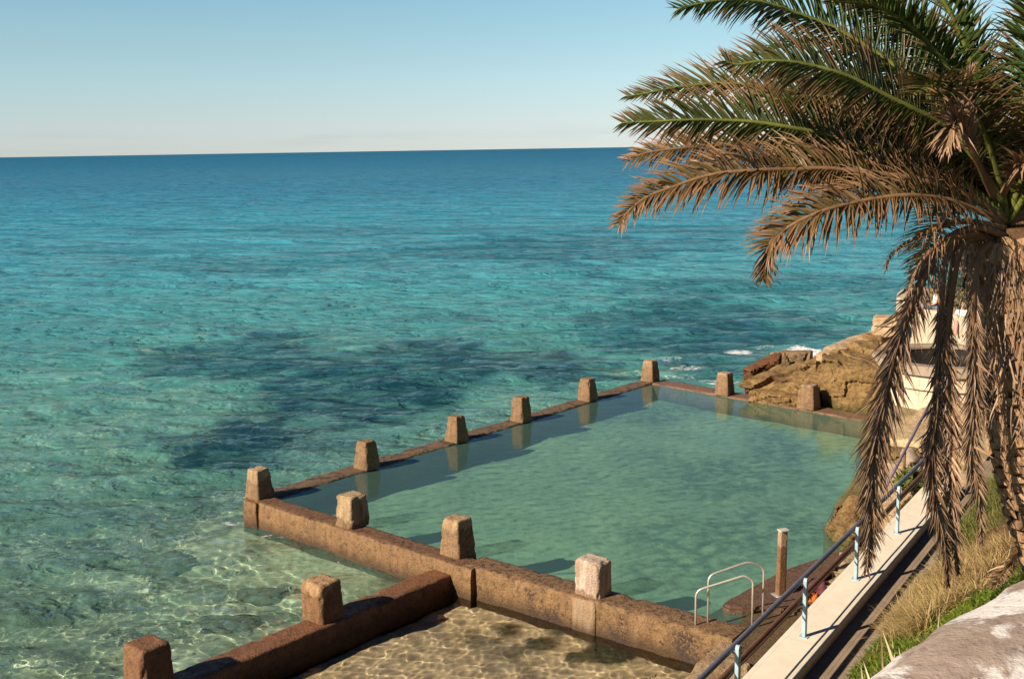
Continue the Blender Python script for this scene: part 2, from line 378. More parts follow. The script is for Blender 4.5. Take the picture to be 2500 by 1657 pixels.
def grid_mesh(name, X, Y, Z, keep=None, attrs={}, mat=None, kind='structure', smooth=True):
    nr, nc = X.shape; co = np.stack([X, Y, Z], -1).reshape(-1, 3)
    i = np.arange((nr-1)*(nc-1)); r_, c_ = i//(nc-1), i % (nc-1)
    q = np.stack([r_*nc+c_, r_*nc+c_+1, (r_+1)*nc+c_+1, (r_+1)*nc+c_], -1)
    if keep is not None: q = q[keep(co[q].mean(1))]
    used = np.zeros(len(co), bool); used[q.ravel()] = True; new = np.cumsum(used)-1
    co = co[used]; q = new[q]
    me = bpy.data.meshes.new(name); me.vertices.add(len(co)); me.vertices.foreach_set('co', co.ravel().astype(np.float32))
    me.loops.add(q.size); me.loops.foreach_set('vertex_index', q.ravel().astype(np.int32))
    me.polygons.add(len(q)); me.polygons.foreach_set('loop_start', np.arange(0, q.size, 4, dtype=np.int32))
    try: me.polygons.foreach_set('loop_total', np.full(len(q), 4, np.int32))
    except Exception: pass
    me.update(calc_edges=True); me.validate()
    for k, v in attrs.items():
        a = me.attributes.new(k, 'FLOAT', 'POINT'); a.data.foreach_set('value', v.reshape(-1)[used].astype(np.float32))
    o = link_mesh(name, me, mat, smooth=smooth)
    if kind: o['kind'] = kind
    return o
def waves(X, Y, specs):
    Z = np.zeros_like(X)
    for lam, amp, ang, ph in specs:
        k = 2*math.pi/lam; Z += amp*np.sin(k*(X*math.cos(ang)+Y*math.sin(ang))+ph)
    return Z
def spec_set(n, l0, l1, steep, mean, spread, seed):
    g = np.random.default_rng(seed); out = []
    for i in range(n):
        lam = math.exp(g.uniform(math.log(l0), math.log(l1))); ang = R(mean + g.normal(0, spread))
        out.append((lam, steep*lam/(2*math.pi)/math.sqrt(n), ang, g.uniform(0, 6.28)))
    return out
lip = lambda p: (p.x, p.y)
POOL_POLY = [lip(nw1+V*.3-U*.3), lip(nw2+V*.3), lip(s2a+S2N*.33), lip(s2e+S2N*.33), lip(pst(-.2, 5, 0)), lip(pst(-.2, 26, 0)), lip(P8c+FU*1.5+FN*.4), lip(P6c-U*.35+FN*.4), lip(P1c-U*.35)]
ROCK_POLY = [lip(bF4+BD*3.5+BN*.3), lip(bF1+BN*.3), lip(nw2+V*.25), lip(s2a+S2N*.3), lip(s2e+S2N*.3), lip(pst(-.2, 5, 0)), lip(pst(-.2, -4, 0))]

def depth_fn(x, y):
    """Water depth below SEA_Z."""
    r = np.hypot(x, y)
    d = .55 + np.clip((r-19)/14, 0, 1)*.9 + np.clip((r-33)/60, 0, 1)*3.6 + np.clip((r-90)/250, 0, 1)*20
    # shallower beside the near wall and the branch wall
    dw = np.minimum(seg_d(x, y, nA, nB), seg_d(x, y, bF1, bF4+BD*4))
    d = d*(.45+.55*np.clip(dw/4.5, 0, 1))
    return d
def weed_fn(x, y):
    """0..1: dark reef and weed on the bottom; the patches lie where the photograph shows them."""
    out = np.zeros_like(x)
    nz = val_noise(x, y, .2, 3, 5)-.5; nz2 = val_noise(x, y, .9, 5, 4)-.5
    for (px, py, rx, ry, st) in WEED:
        c = at(px, py, SEA_Z); e1 = at(px+rx, py, SEA_Z); e2 = at(px, py+ry, SEA_Z); e3 = at(px, py-ry, SEA_Z)
        a = (e1-c).length; b = ((e2-c).length + (e3-c).length)/2
        ca = math.atan2(e1.y-c.y, e1.x-c.x); dx, dy = x-c.x, y-c.y
        u_ = (dx*math.cos(ca)+dy*math.sin(ca))/a; v_ = (-dx*math.sin(ca)+dy*math.cos(ca))/b
        d = np.hypot(u_, v_) + nz*1.7 + nz2*1.1
        out = np.maximum(out, st*np.clip((1.12-d)/.42, 0, 1))
    return out
WEED = [(620, 860, 230, 60, .9), (1050, 890, 360, 70, 1.0), (860, 960, 260, 60, 1.0), (620, 1040, 200, 60, 1.0), (760, 1085, 90, 20, .7), (1360, 905, 200, 40, .9), (560, 1120, 110, 22, .85),
        (1300, 610, 480, 34, .75), (700, 640, 420, 24, .5), (1900, 700, 330, 34, .6), (1750, 770, 330, 42, .85), (1950, 815, 330, 34, .9), (1500, 770, 160, 26, .7), (1600, 840, 220, 30, .9), (1750, 890, 160, 26, .7), (1050, 780, 150, 16, .5),
        (1000, 560, 700, 14, .45), (300, 610, 330, 12, .4), (1600, 560, 600, 16, .5),
        (250, 1160, 60, 14, .5), (480, 1205, 60, 14, .45), (200, 1330, 90, 12, .35)]

def sea_material():
    n = NT('sea_water'); p = n.pos(); dep = n.attr('depth'); weed = n.attr('weed'); foam = n.attr('foam')
    r = n.n('VectorMath', operation='LENGTH', i_0=p).outputs['Value']
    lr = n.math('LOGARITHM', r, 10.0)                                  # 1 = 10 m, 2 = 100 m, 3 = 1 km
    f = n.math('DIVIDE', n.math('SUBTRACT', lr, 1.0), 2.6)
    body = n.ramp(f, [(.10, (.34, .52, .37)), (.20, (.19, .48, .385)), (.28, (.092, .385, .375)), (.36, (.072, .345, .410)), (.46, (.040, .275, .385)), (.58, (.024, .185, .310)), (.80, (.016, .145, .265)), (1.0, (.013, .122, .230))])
    # slow cloudy change of tone over the open water
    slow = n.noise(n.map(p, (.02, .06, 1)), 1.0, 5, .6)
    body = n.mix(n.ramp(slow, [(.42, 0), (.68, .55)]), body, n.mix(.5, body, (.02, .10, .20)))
    wk = n.noise(n.map(p, (.32, 1, 1), (0, 0, R(6))), 1.5, 6, .75)
    body = n.mix(n.math('MULTIPLY', weed, n.ramp(wk, [(.34, .25), (.56, .97)])), body, (.012, .080, .125))
    # ripples (bump), longer across the line of sight
    q = n.map(p, (.45, 1, 1), (0, 0, R(7)))
    h1 = n.noise(q, .55, 3, .55, .3); h2 = n.noise(n.map(p, (.6, 1, 1), (0, 0, R(-4))), 1.5, 3, .55, .4); h3 = n.noise(n.map(p, (.7, 1, 1), (0, 0, R(-14))), 5.0, 4, .7)
    h2 = n.math('ADD', h2, n.math('MULTIPLY', n.math('ABSOLUTE', n.math('SUBTRACT', h2, .5)), -1.1))
    h0 = n.noise(n.map(p, (.55, 1, 1), (0, 0, R(5))), .20, 3, .5, .5); hA = n.math('MULTIPLY', h0, n.ramp(f, [(.24, 0), (.36, 1)]))
    h1 = n.math('ADD', h1, n.math('MULTIPLY', hA, 2.6))
    h = n.math('ADD', n.math('MULTIPLY', h1, .75), n.math('ADD', n.math('MULTIPLY', h2, .30), n.math('MULTIPLY', h3, .075)))
    far = n.ramp(f, [(.12, .75), (.22, .85), (.30, 1), (1, 1)])
    nb = n.n('Bump', i_Height=h, i_Distance=1.0, i_Strength=far).outputs[0]
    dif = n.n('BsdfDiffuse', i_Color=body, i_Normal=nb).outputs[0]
    tr = n.n('BsdfRefraction', i_Color=(.86, .97, .93, 1), i_Roughness=0.0, i_IOR=1.33).outputs[0]
    op = n.math('SUBTRACT', 1.0, n.math('EXPONENT', n.math('MULTIPLY', dep, -.34)), clamp=True)
    bulk = n.n('MixShader', i_0=op, i_1=tr, i_2=dif).outputs[0]
    fz = n.math('ADD', n.noise(p, 2.6, 5, .7, .8), n.math('MULTIPLY', n.noise(p, 9, 3, .6), .35))
    fm = n.ramp(n.math('ADD', foam, n.math('SUBTRACT', fz, 1.05)), [(.22, 0), (.42, 1)])
    bulk = n.n('MixShader', i_0=fm, i_1=bulk, i_2=n.n('BsdfDiffuse', i_Color=(.80, .82, .82, 1), i_Normal=nb).outputs[0]).outputs[0]
    fr = n.n('Fresnel', i_IOR=1.33, i_Normal=nb).outputs[0]
    lim = n.ramp(f, [(.12, .9), (.3, .80), (.5, .52), (.75, .20), (1, .13)])
    gl = n.n('BsdfGlossy', i_Roughness=.05, i_Normal=nb).outputs[0]
    return n.done(n.n('MixShader', i_0=n.math('MULTIPLY', fr, lim), i_1=bulk, i_2=gl).outputs[0])

A0, A1 = R(90-38), R(90+40)
na = 760
ang = np.linspace(A1, A0, na)
rr = [11.0]
while rr[-1] < 62000: rr.append(rr[-1]*(1.0024 if rr[-1] < 48 else 1.005 if rr[-1] < 90 else (1.010 if rr[-1] < 400 else 1.035)))
rr = np.array(rr)
RR, AA = np.meshgrid(rr, ang, indexing='ij'); SX, SY = RR*np.cos(AA), RR*np.sin(AA)
near = np.clip((RR-60)/60, 0, 1)
chop = waves(SX, SY, spec_set(44, .17, .95, .165, 84, 42, 5))*(1-np.clip((RR-30)/25, 0, 1))
swell = waves(SX, SY, spec_set(22, 1.2, 4.5, .19, 86, 24, 6))*(1-np.clip((RR-70)/60, 0, 1))
big = waves(SX, SY, spec_set(8, 6, 16, .07, 88, 14, 8))
DEP = depth_fn(SX, SY); WEEDM = weed_fn(SX, SY)
FOAM = np.zeros_like(SX); nzf = val_noise(SX, SY, 1.2, 95, 4)-.5
for (a, b, rx_, ry_, st) in ((1955, 866, 85, 18, 1.05), (1870, 905, 50, 10, .75), (1720, 870, 40, 7, .62), (1560, 905, 50, 7, .55), (1860, 850, 60, 7, .6), (1990, 858, 40, 8, .9), (1915, 888, 26, 11, .95), (1800, 862, 55, 11, .78), (1690, 895, 66, 13, .66), (1640, 882, 50, 10, .62), (1840, 958, 30, 7, .85), (1760, 925, 60, 16, .64), (566, 1276, 26, 8, .62), (1660, 915, 60, 10, .60), (680, 1312, 80, 9, .55), (850, 1372, 90, 8, .5)):
    c0 = at(a, b, SEA_Z); e1 = (at(a+rx_, b, SEA_Z)-c0).length; e2 = (at(a, b+ry_, SEA_Z)-at(a, b-ry_, SEA_Z)).length/2
    d = np.hypot((SX-c0.x)/e1, (SY-c0.y)/e2) + nzf*.9; FOAM = np.maximum(FOAM, st*np.clip((1.25-d)/.7, 0, 1))
calm = np.clip(np.minimum(seg_d(SX, SY, nA, nB), seg_d(SX, SY, bF1, bF4+BD*4))/3.0, .35, 1)
SZ = SEA_Z + (chop + swell + big*np.clip((RR-20)/40, .2, 1))*calm
def sea_keep(c): return ~(poly_in(c[:, 0], c[:, 1], POOL_POLY) | poly_in(c[:, 0], c[:, 1], ROCK_POLY))
M_SEA = sea_material()
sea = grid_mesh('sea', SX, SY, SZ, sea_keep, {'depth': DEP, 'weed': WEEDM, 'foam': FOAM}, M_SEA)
sea['label'] = 'open sea, turquoise over sand and deep blue towards the horizon'

# rock pool beside the near wall
rx = np.arange(-7.5, 6.2, .035); ry = np.arange(12.0, 24.2, .035); RX, RY = np.meshgrid(rx, ry)
RZ = SEA_Z + waves(RX, RY, spec_set(22, .22, .9, .085, 70, 65, 21) + spec_set(22, .10, .24, .045, 40, 80, 22))
def rock_keep(c): return poly_in(c[:, 0], c[:, 1], ROCK_POLY)
nr_ = NT('clear_water')
M_CLEAR = nr_.done(nr_.n('BsdfGlass', i_Color=(.97, .975, .93, 1), i_Roughness=0.0, i_IOR=1.33).outputs[0])
rockpool = grid_mesh('rock_pool_water', RX, RY, RZ, rock_keep, {}, M_CLEAR)

# seabed
def seabed_material():
    n = NT('seabed_sand'); p = n.pos(); weed = n.attr('weed'); inner = n.attr('inner')
    a = n.noise(p, 1.3, 5, .6); b = n.noise(p, 7, 4, .6)
    sand = n.mix(n.ramp(a, [(.35, 0), (.65, 1)]), (.66, .52, .33), (.50, .385, .23))
    sand = n.mix(n.ramp(b, [(.56, 0), (.72, .6)]), sand, (.12, .10, .055))
    sea_s = n.mix(n.ramp(a, [(.38, 0), (.62, 1)]), (.70, .67, .45), (.48, .50, .33))
    sea_s = n.mix(n.ramp(b, [(.52, 0), (.66, .55)]), sea_s, (.08, .11, .07))
    c = n.mix(inner, sea_s, sand)
    wc = n.mix(n.noise(p, 5, 4, .6), (.012, .022, .018), (.06, .07, .03))
    c = n.mix(weed, c, wc)
    return n.done(n.pbsdf(c, .95, n.bump(n.noise(p, 4, 4, .6), .6, .06), .1))
nb_a = 300; angb = np.linspace(A1, A0, nb_a); rb = [10.0]
while rb[-1] < 260: rb.append(rb[-1]*1.006)
RB, AB = np.meshgrid(np.array(rb), angb, indexing='ij'); BX, BY = RB*np.cos(AB), RB*np.sin(AB)
inr = poly_in(BX, BY, ROCK_POLY).astype(float)
lump = (val_noise(BX, BY, .55, 11, 4)-.5)
bdep = np.where(inr > .5, .42 + .14*lump, depth_fn(BX, BY) + .5*lump*np.clip(depth_fn(BX, BY), 0, 1.2))
wd = weed_fn(BX, BY)
ds = np.minimum(seg_d(BX, BY, s2a, s2e), 9.); 
wnz = val_noise(BX, BY, 1.6, 31, 4); rockweed = np.clip((wnz-.46)/.10, 0, 1)*np.clip(1.35-ds/1.9, 0, 1)*np.clip(seg_d(BX, BY, bF1, bF4)/1.5-.3, 0, 1)
db = seg_d(BX, BY, bF1-BN*0, bF4+BD*4); bw = np.clip(1.5-np.abs(db-1.0)/.9, 0, 1)*np.clip((val_noise(BX, BY, 1.1, 41, 4)-.47)/.10, 0, 1)
wd = np.where(inr > .5, rockweed, np.maximum(wd, np.maximum(bw*.85*(1-inr), .7*np.clip((val_noise(BX, BY, .8, 51, 4)-.66)/.06, 0, 1))))
BZ = SEA_Z - bdep + wd*.12*(val_noise(BX, BY, 4, 61, 3))
def bed_keep(c): return ~poly_in(c[:, 0], c[:, 1], POOL_POLY)
seabed = grid_mesh('seabed', BX, BY, BZ, bed_keep, {'weed': wd, 'inner': inr}, seabed_material())

# pool
def pool_materials():
    n = NT('pool_water'); p = n.pos()
    q = n.map(p, (.6, 1, 1), (0, 0, R(35)))
    h = n.math('ADD', n.math('MULTIPLY', n.noise(q, 2.6, 5, .62), .03), n.math('MULTIPLY', n.noise(q, .7, 2, .5), .02))
    nb = n.n('Bump', i_Height=h, i_Distance=1.0, i_Strength=.24).outputs[0]
    a = n.noise(n.map(p, (1, .6, 1), (0, 0, R(40))), .45, 4, .6)
    body = n.mix(n.ramp(a, [(.35, 0), (.7, 1)]), (.155, .30, .235), (.12, .25, .21))
    dif = n.n('BsdfDiffuse', i_Color=body).outputs[0]
    tr = n.n('BsdfTransparent', i_Color=(.68, .89, .81, 1)).outputs[0]
    bulk = n.n('MixShader', i_0=.27, i_1=tr, i_2=dif).outputs[0]
    fac = n.n('LayerWeight', i_Blend=.5, i_Normal=nb).outputs['Facing']       # Schlick, the same from above and below
    fr = n.math('ADD', .02, n.math('MULTIPLY', .98, n.math('POWER', fac, 5.0)))
    gl = n.n('BsdfGlossy', i_Roughness=.01, i_Normal=nb).outputs[0]
    mw = n.done(n.n('MixShader', i_0=fr, i_1=bulk, i_2=gl).outputs[0])
    n = NT('pool_floor_sand'); p = n.pos()
    a = n.noise(p, .5, 5, .6); b = n.noise(p, 2.6, 5, .62)
    c = n.mix(n.ramp(a, [(.4, 0), (.62, 1)]), (.43, .49, .35), (.33, .41, .31))
    dk = n.attr('dark')
    c = n.mix(n.math('MULTIPLY', dk, n.ramp(b, [(.40, .10), (.58, .75)])), c, (.10, .15, .13))
    wv = n.n('TexWave', i_Vector=n.map(p, (1, 1, 1), (0, 0, R(62))), i_Scale=.55, i_Distortion=3.5, i_Detail=2.0, i_Detail_Scale=1.5).outputs[1]
    mf = n.done(n.pbsdf(c, .95, n.bump(n.math('ADD', n.math('MULTIPLY', wv, .7), n.math('MULTIPLY', b, .4)), 1.0, .13), .05))
    return mw, mf
M_POOL, M_PFLOOR = pool_materials()
px_ = np.arange(-8, 18, .25); py_ = np.arange(17, 48, .25); PX_, PY_ = np.meshgrid(px_, py_)
def pool_keep(c): return poly_in(c[:, 0], c[:, 1], POOL_POLY)
poolw = grid_mesh('pool_water', PX_, PY_, np.full(PX_.shape, POOL_Z), None, {}, M_POOL)
# trim the sheet exactly to the inside of the walls
bm = bmesh.new(); ring = [bm.verts.new((a, b, POOL_Z)) for a, b in POOL_POLY]; fc_ = bm.faces.new(ring); fc_.normal_update()
if fc_.normal.z < 0: fc_.normal_flip()
old = poolw.data; me = bpy.data.meshes.new('pool_water'); bm.to_mesh(me); bm.free(); me.materials.append(M_POOL); poolw.data = me; bpy.data.meshes.remove(old)
dkm = np.zeros_like(PX_); nzp = val_noise(PX_, PY_, .5, 71, 5)-.5
for (a, b, rx_, ry_) in ((1780, 1190, 240, 110), (1860, 1290, 200, 90), (1700, 1330, 240, 80), (1900, 1120, 120, 80), (1500, 1020, 260, 30), (1130, 1120, 200, 26), (1640, 1400, 160, 60)):
    c0 = at(a, b, -.8); e1 = (at(a+rx_, b, -.8)-c0).length; e2 = (at(a, b+ry_, -.8)-at(a, b-ry_, -.8)).length/2
    d = np.hypot((PX_-c0.x)/e1, (PY_-c0.y)/e2) + nzp*1.4; dkm = np.maximum(dkm, np.clip((1.1-d)/.6, 0, 1))
PFZ = -.66 + (val_noise(PX_, PY_, .3, 81, 4)-.5)*.35
poolf = grid_mesh('pool_floor', PX_, PY_, PFZ, pool_keep, {'dark': dkm}, M_PFLOOR)

for o in (sea, rockpool): 
    o.cycles.is_caustics_caster = True
seabed.cycles.is_caustics_receiver = True
for o in bpy.data.objects:
    if o.name.split('.')[0] in ('pool_wall', 'branch_wall', 'pilaster'): o.cycles.is_caustics_receiver = True

# ------------------------------------------------------------------ materials for the right-hand side
def sandstone(name, a, b, dark, tilt=0.0, band=7.0, moss=0.0, strength=.8):
    n = NT(name); p = n.pos()
    q = n.map(p, (.35, .35, 1), (R(tilt), R(tilt*.6), 0))
    st = n.noise(q, band, 5, .6, .6); big = n.noise(p, .9, 5, .6); f = n.noise(p, 8, 6, .75)
    c = n.mix(n.ramp(st, [(.36, 0), (.64, 1)]), a, b)
    c = n.mix(n.ramp(big, [(.50, 0), (.68, .8)]), c, dark)
    c = n.mix(n.ramp(st, [(.27, .75), (.36, 0)]), c, tuple(d*.5 for d in dark))
    c = n.mix(n.ramp(f, [(.38, .75), (.5, 0)]), c, dark)
    if moss:
        z = n.sep(p)[2]
        m = n.math('MULTIPLY', n.ramp(n.math('SUBTRACT', n.math('ADD', z, n.math('MULTIPLY', n.math('SUBTRACT', f, .5), .5)), -.35), [(moss, 1), (moss+.25, 0)]), .8)
        c = n.mix(m, c, (.075, .075, .018))
    h = n.math('ADD', n.math('MULTIPLY', st, 1.2), n.math('MULTIPLY', f, 1.1))
    return n.done(n.pbsdf(c, .9, n.bump(h, min(1, strength*1.25), .10), .2))
M_SS = sandstone('tan_sandstone', (.36, .225, .09), (.26, .155, .06), (.11, .07, .038), 6, 6, .42)
M_SS2 = sandstone('ochre_sandstone', (.37, .235, .095), (.21, .12, .045), (.09, .05, .025), 22, 7)
M_SSR = sandstone('red_sandstone', (.22, .095, .038), (.12, .05, .022), (.08, .04, .02), 20, 8)
M_SSP = sandstone('pale_sandstone', (.56, .41, .25), (.46, .31, .17), (.30, .19, .11), 3, 3.0, 0, .6)
M_SSY = sandstone('yellow_sandstone', (.62, .46, .23), (.56, .41, .26), (.36, .22, .11), 2, 3.0, 0, .6)
M_SUNK = sandstone('weedy_stone', (.17, .15, .08), (.10, .10, .05), (.05, .05, .03), 4, 4.0)
M_SSW = sandstone('wet_sandstone', (.33, .22, .12), (.26, .17, .09), (.15, .09, .05), 4, 3.0, .30, .6)
def plain(name, col, rough=.7, var=.25, sc=6, metallic=0.0, spec=.3, bump=.15):
    n = NT(name); p = n.obj(); f = n.noise(p, sc, 5, .65)
    c = n.mix(n.ramp(f, [(.35, 0), (.68, 1)]), col, tuple(x*(1-var) for x in col))
    return n.done(n.pbsdf(c, rough, n.bump(n.noise(p, sc*7, 3, .6), bump, .005), spec, Metallic=metallic))

def hull_rock(name, pts, mat, label, cat='rock', group=None, voxel=.09, amp=.10, strata=.06, dirn=(0, 0, 1), freq=5.0, seed=0, rough=1.2, kind=None, blocky=0.0):
    bm = bmesh.new()
    for p in pts: bm.verts.new(p)
    r_ = bmesh.ops.convex_hull(bm, input=bm.verts[:])
    bmesh.ops.delete(bm, geom=[v for v in bm.verts if not v.link_faces], context='VERTS')
    me = bpy.data.meshes.new(name); bm.to_mesh(me); bm.free()
    o = bpy.data.objects.new(name, me); COL.objects.link(o)
    m1 = o.modifiers.new('r', 'REMESH'); m1.mode = 'VOXEL'; m1.voxel_size = voxel
    m2 = o.modifiers.new('s', 'SMOOTH'); m2.iterations = 1; m2.factor = .5
    dg = bpy.context.evaluated_depsgraph_get(); me2 = bpy.data.meshes.new_from_object(o.evaluated_get(dg))
    o.modifiers.clear(); o.data = me2; me2.name = name; bpy.data.meshes.remove(me)
    dv = Vector(dirn).normalized(); w_ = Vector((seed*5.1, seed*2.3, seed))
    nrm = [v.normal.copy() for v in me2.vertices]
    for v, nn in zip(me2.vertices, nrm):
        p = v.co
        h = p.dot(dv) + .18*noise.noise(p*.8+w_)
        h += .10*noise.noise(p*2.1+w_); saw = (h*freq) % 1.0; layer = math.floor(h*freq)
        step = noise.noise(Vector((layer*3.7, seed, p.dot(Vector((dv.y, dv.z, dv.x)))*.25)))
        side = 1-abs(nn.dot(dv))
        d = amp*fbm(p*rough+w_, 1.0, 4) + strata*side*(step + (.25 if saw < .86 else -1.0))
        if blocky:
            ax = p.dot(Vector((dv.z, .6, -dv.x))) + .25*noise.noise(p*1.1+w_*3); off = noise.cell(Vector((layer*1.3, seed, 0)))*3
            cid = math.floor(ax*.9 + off); fr_ = (ax*.9 + off) % 1.0
            d += blocky*(noise.cell(Vector((layer*2.17+.3, cid*1.73+.2, seed*1.1+.4)))-.5)*1.6
            if fr_ < .055: d -= .07
        crack = abs(noise.noise(Vector((p.x*.9, p.y*.9, p.z*.35))+w_*2)); d -= .10*max(0, .06-crack)/.06*side
        v.co = p + nn*d
    me2.update(); me2.polygons.foreach_set('use_smooth', [True]*len(me2.polygons))
    try: me2.set_sharp_from_angle(angle=R(28))
    except Exception: pass
    me2.materials.clear(); me2.materials.append(mat)
    if kind: o['kind'] = kind
    else: tag(o, label, cat, group)
    return recentre(o)
def PY(*l): return [atY(a, b, c) for a, b, c in l]
def low(pts, z): return [Vector((p.x, p.y, z)) for p in pts]

# ------------------------------------------------------------------ rocks at the far end
RK = 'rocks between the far wall and the sea'
f_ = PY((1990, 905, 37.9), (2085, 905, 36.9), (2165, 905, 36.6), (2005, 862, 37.4), (2100, 868, 37.4), (2165, 880, 37.2), (2030, 846, 39.5), (2140, 820, 41))
hull_rock('boulder', f_ + low(PY((2000, 985, 37.6), (2080, 1006, 36.4), (2170, 1005, 36.1), (2010, 930, 40), (2180, 900, 42)), -.5), M_SS, 'big blocky tan boulder at the end of the far pool wall', 'boulder', None, .05, .10, .05, (.10, .1, 1), 1.9, 1, blocky=.09)
f_ = PY((1806, 937, 38.9), (1900, 903, 39.2), (1960, 880, 39.4), (2003, 876, 38.6), (2005, 925, 37.9), (1880, 925, 38.6), (1850, 915, 40), (1980, 872, 41))
hull_rock('layered_rock', f_ + low(PY((1850, 955, 38.6), (1990, 975, 37.2), (1830, 930, 40.5), (2000, 900, 41)), -.35), M_SS2, 'layered ochre rock wedge tilting up behind the far pool wall to the boulder', 'rock', RK, .045, .07, .07, (-.36, .1, 1), 3.2, 2, blocky=.09)
f_ = PY((1826, 952, 38.4), (1950, 968, 37.3), (1985, 985, 36.9), (1850, 948, 39), (1985, 960, 37.8))
hull_rock('rock_slab', f_ + low(f_, -.5), M_SS2, 'low flat rock slab under the layered wedge beside the far pool wall', 'rock', RK, .06, .05, .06, (-.2, .1, 1), 5, 3)
f_ = PY((1815, 900, 41.3), (1835, 903, 40.8), (1902, 878, 40.8), (1909, 864, 41.2), (1893, 860, 42), (1812, 898, 42))
hull_rock('rock_slab', f_ + low(PY((1822, 905, 41.6), (1900, 885, 41.6)), -.7), M_SSR, 'reddish tilted rock slab leaning out of the water towards the foam', 'rock', RK, .06, .05, .07, (-.35, .1, 1), 6, 4)
f_ = PY((1870, 905, 40.2), (1900, 890, 40.4), (1935, 895, 40.2), (1920, 905, 39.8), (1890, 902, 39.6), (1915, 888, 41))
hull_rock('rock', f_ + low(f_, -.6), M_SS2, 'rounded ochre rock between the red slab and the layered wedge', 'rock', RK, .06, .08, .04, (-.3, .1, 1), 5, 5)
f_ = PY((1925, 885, 41.6), (1938, 881, 41.8), (1978, 883, 41.6), (1978, 890, 41), (1950, 880, 42.5))
hull_rock('rock', f_ + low(f_, -.7), M_SS, 'small flat brown rock with foam behind it, above the layered wedge', 'rock', RK, .06, .06, .04, (-.1, .1, 1), 5, 6)
f_ = PY((1978, 880, 42), (1988, 868, 42.5), (2012, 866, 42.2), (2015, 884, 41), (1998, 864, 43.5))
hull_rock('rock', f_ + low(f_, -.7), M_SS, 'brown upright rock at the edge of the foam beside the big boulder', 'rock', RK, .06, .06, .04, (.1, .1, 1), 5, 7)
f_ = PY((1878, 858, 45), (1910, 854, 45.5), (1985, 853, 45.5), (1980, 860, 44.6), (1900, 860, 44.6))
hull_rock('reef_rock', f_ + low(f_, -.8), M_SSW, 'low wet reef rock awash beyond the white foam', 'rock', RK, .07, .05, .03, (0, 0, 1), 5, 8)
f_ = PY((1992, 860, 40), (2058, 832, 43), (2130, 805, 45.5), (2190, 815, 44), (2190, 880, 40), (2160, 895, 38.5), (2080, 850, 41), (2060, 838, 46))
hull_rock('rock_shelf', f_ + low(f_, -.5), M_SSP, 'pale rock shelf rising behind the boulder to the stone blocks', 'rock shelf', None, .10, .10, .10, (.05, .05, 1), 3.5, 9)
for k, (q, lab, m, zo) in enumerate((((2118, 2152, 1.62, 1.30), 'brown stone block half under the pale steps beside the turret', M_SS, 0), ((2134, 2180, 1.98, 1.55), 'pale stone block in the lower course beside the turret', M_SSP, 0), ((2132, 2182, 2.32, 1.98), 'weathered pale stone block topping the steps beside the turret', M_SSP, 0))):
    x0, x1, zt, zb = q; a = atY(x0, 800, 43.2 - k*.1); b = atY(x1+14, 800, 42.6)
    c = (a+b)/2; L_ = (b-a).length
    vv, ff = rounded_taper(L_/2, .45, zt-zb-.01, .98, .06, 12, (0, 0), .045, 20+k)
    o = mesh_obj('stone_block', vv, ff, m, smooth=True); o.location = (c.x, c.y, zb); o.rotation_euler.z = math.atan2(b.y-a.y, b.x-a.x)
    tag(o, lab, 'stone block', 'stone blocks beside the turret')

for k, (a, b, rx_, ry_, hh, lab) in enumerate(((85, 1292, 1.25, .8, .5, 'broad dark rock under the shallow sea, mossy green on top'), (395, 1398, 1.0, .6, .42, 'long dark rock under the water between the corner block and the branch wall'), (70, 1505, .75, .55, .45, 'dark rock under the water near the outer end of the branch wall'), (318, 1212, .9, .5, .35, 'dark flat rock under the water seaward of the corner block'), (215, 1375, .5, .35, .25, 'small dark stone under the water between two larger sunken rocks'), (560, 1545, .7, .5, .3, 'weedy brown rock under the water against the branch wall'), (640, 1480, .55, .4, .28, 'small weedy stone under the water beside the round-shouldered block'))):
    c = at(a, b, SEA_Z-.45); f_ = [c + Vector((rx_*math.cos(q)*random.uniform(.75, 1.1), ry_*math.sin(q)*random.uniform(.75, 1.1), zz)) for q in [i*.7 for i in range(9)] for zz in (-.5, random.uniform(-.1, .05))] + [c + Vector((random.uniform(-.4, .4)*rx_, random.uniform(-.4, .4)*ry_, hh*.7)) for _ in range(4)]
    hull_rock('sunken_rock', f_, M_SUNK, lab, 'rock', 'sunken rocks in the shallows', .06, .13, .04, (0, 0, 1), 4, 50+k, 1.8).cycles.is_caustics_receiver = True
# puddle on the boulder
pc = atY(2085, 862, 38.0)
pv = [pc + Vector((math.cos(a)*.75*(1+.3*noise.noise(Vector((math.cos(a)*1.5, math.sin(a)*1.5, 3)))), math.sin(a)*.42, .0)) for a in [i*math.pi/12 for i in range(24)]]

# ------------------------------------------------------------------ platform, deck, steps
SH = [(2052, 1342), (2038, 1300), (2035, 1235), (2075, 1185), (2110, 1130), (2112, 1070), (2122, 1018), (2010, 1004)]
SHW = [at(a, b, 0) for a, b in SH]
SH_POLY = [lip(p) for p in SHW] + [lip(P8c+FU*.8+FN*1.5), (14, 44), (30, 44), lip(pst(3, 30, 0)), lip(pst(.3, 5, 0)), lip(pst(-.1, 4, 0))]
gx = np.arange(3, 26, .13); gy = np.arange(17, 46, .13); GX, GY = np.meshgrid(gx, gy)
ins = poly_in(GX, GY, SH_POLY); dd = np.full(GX.shape, 1e9)
for i in range(len(SHW)-1): dd = np.minimum(dd, seg_d(GX, GY, SHW[i], SHW[i+1]))
sgn = np.where(ins, dd, -dd)
st_s = (GX-L1.x)*PN.x + (GY-L1.y)*PN.y
led = np.floor(np.clip(sgn, 0, 9)*1.1 + (val_noise(GX, GY, .5, 91, 3)-.5)*1.2)
GZ = np.where(sgn > 0, .05 + .17*np.clip(led, 0, 5), -.02+sgn*2.6) + (val_noise(GX, GY, .9, 92, 4)-.5)*.22*np.clip(sgn+.6, 0, 1)
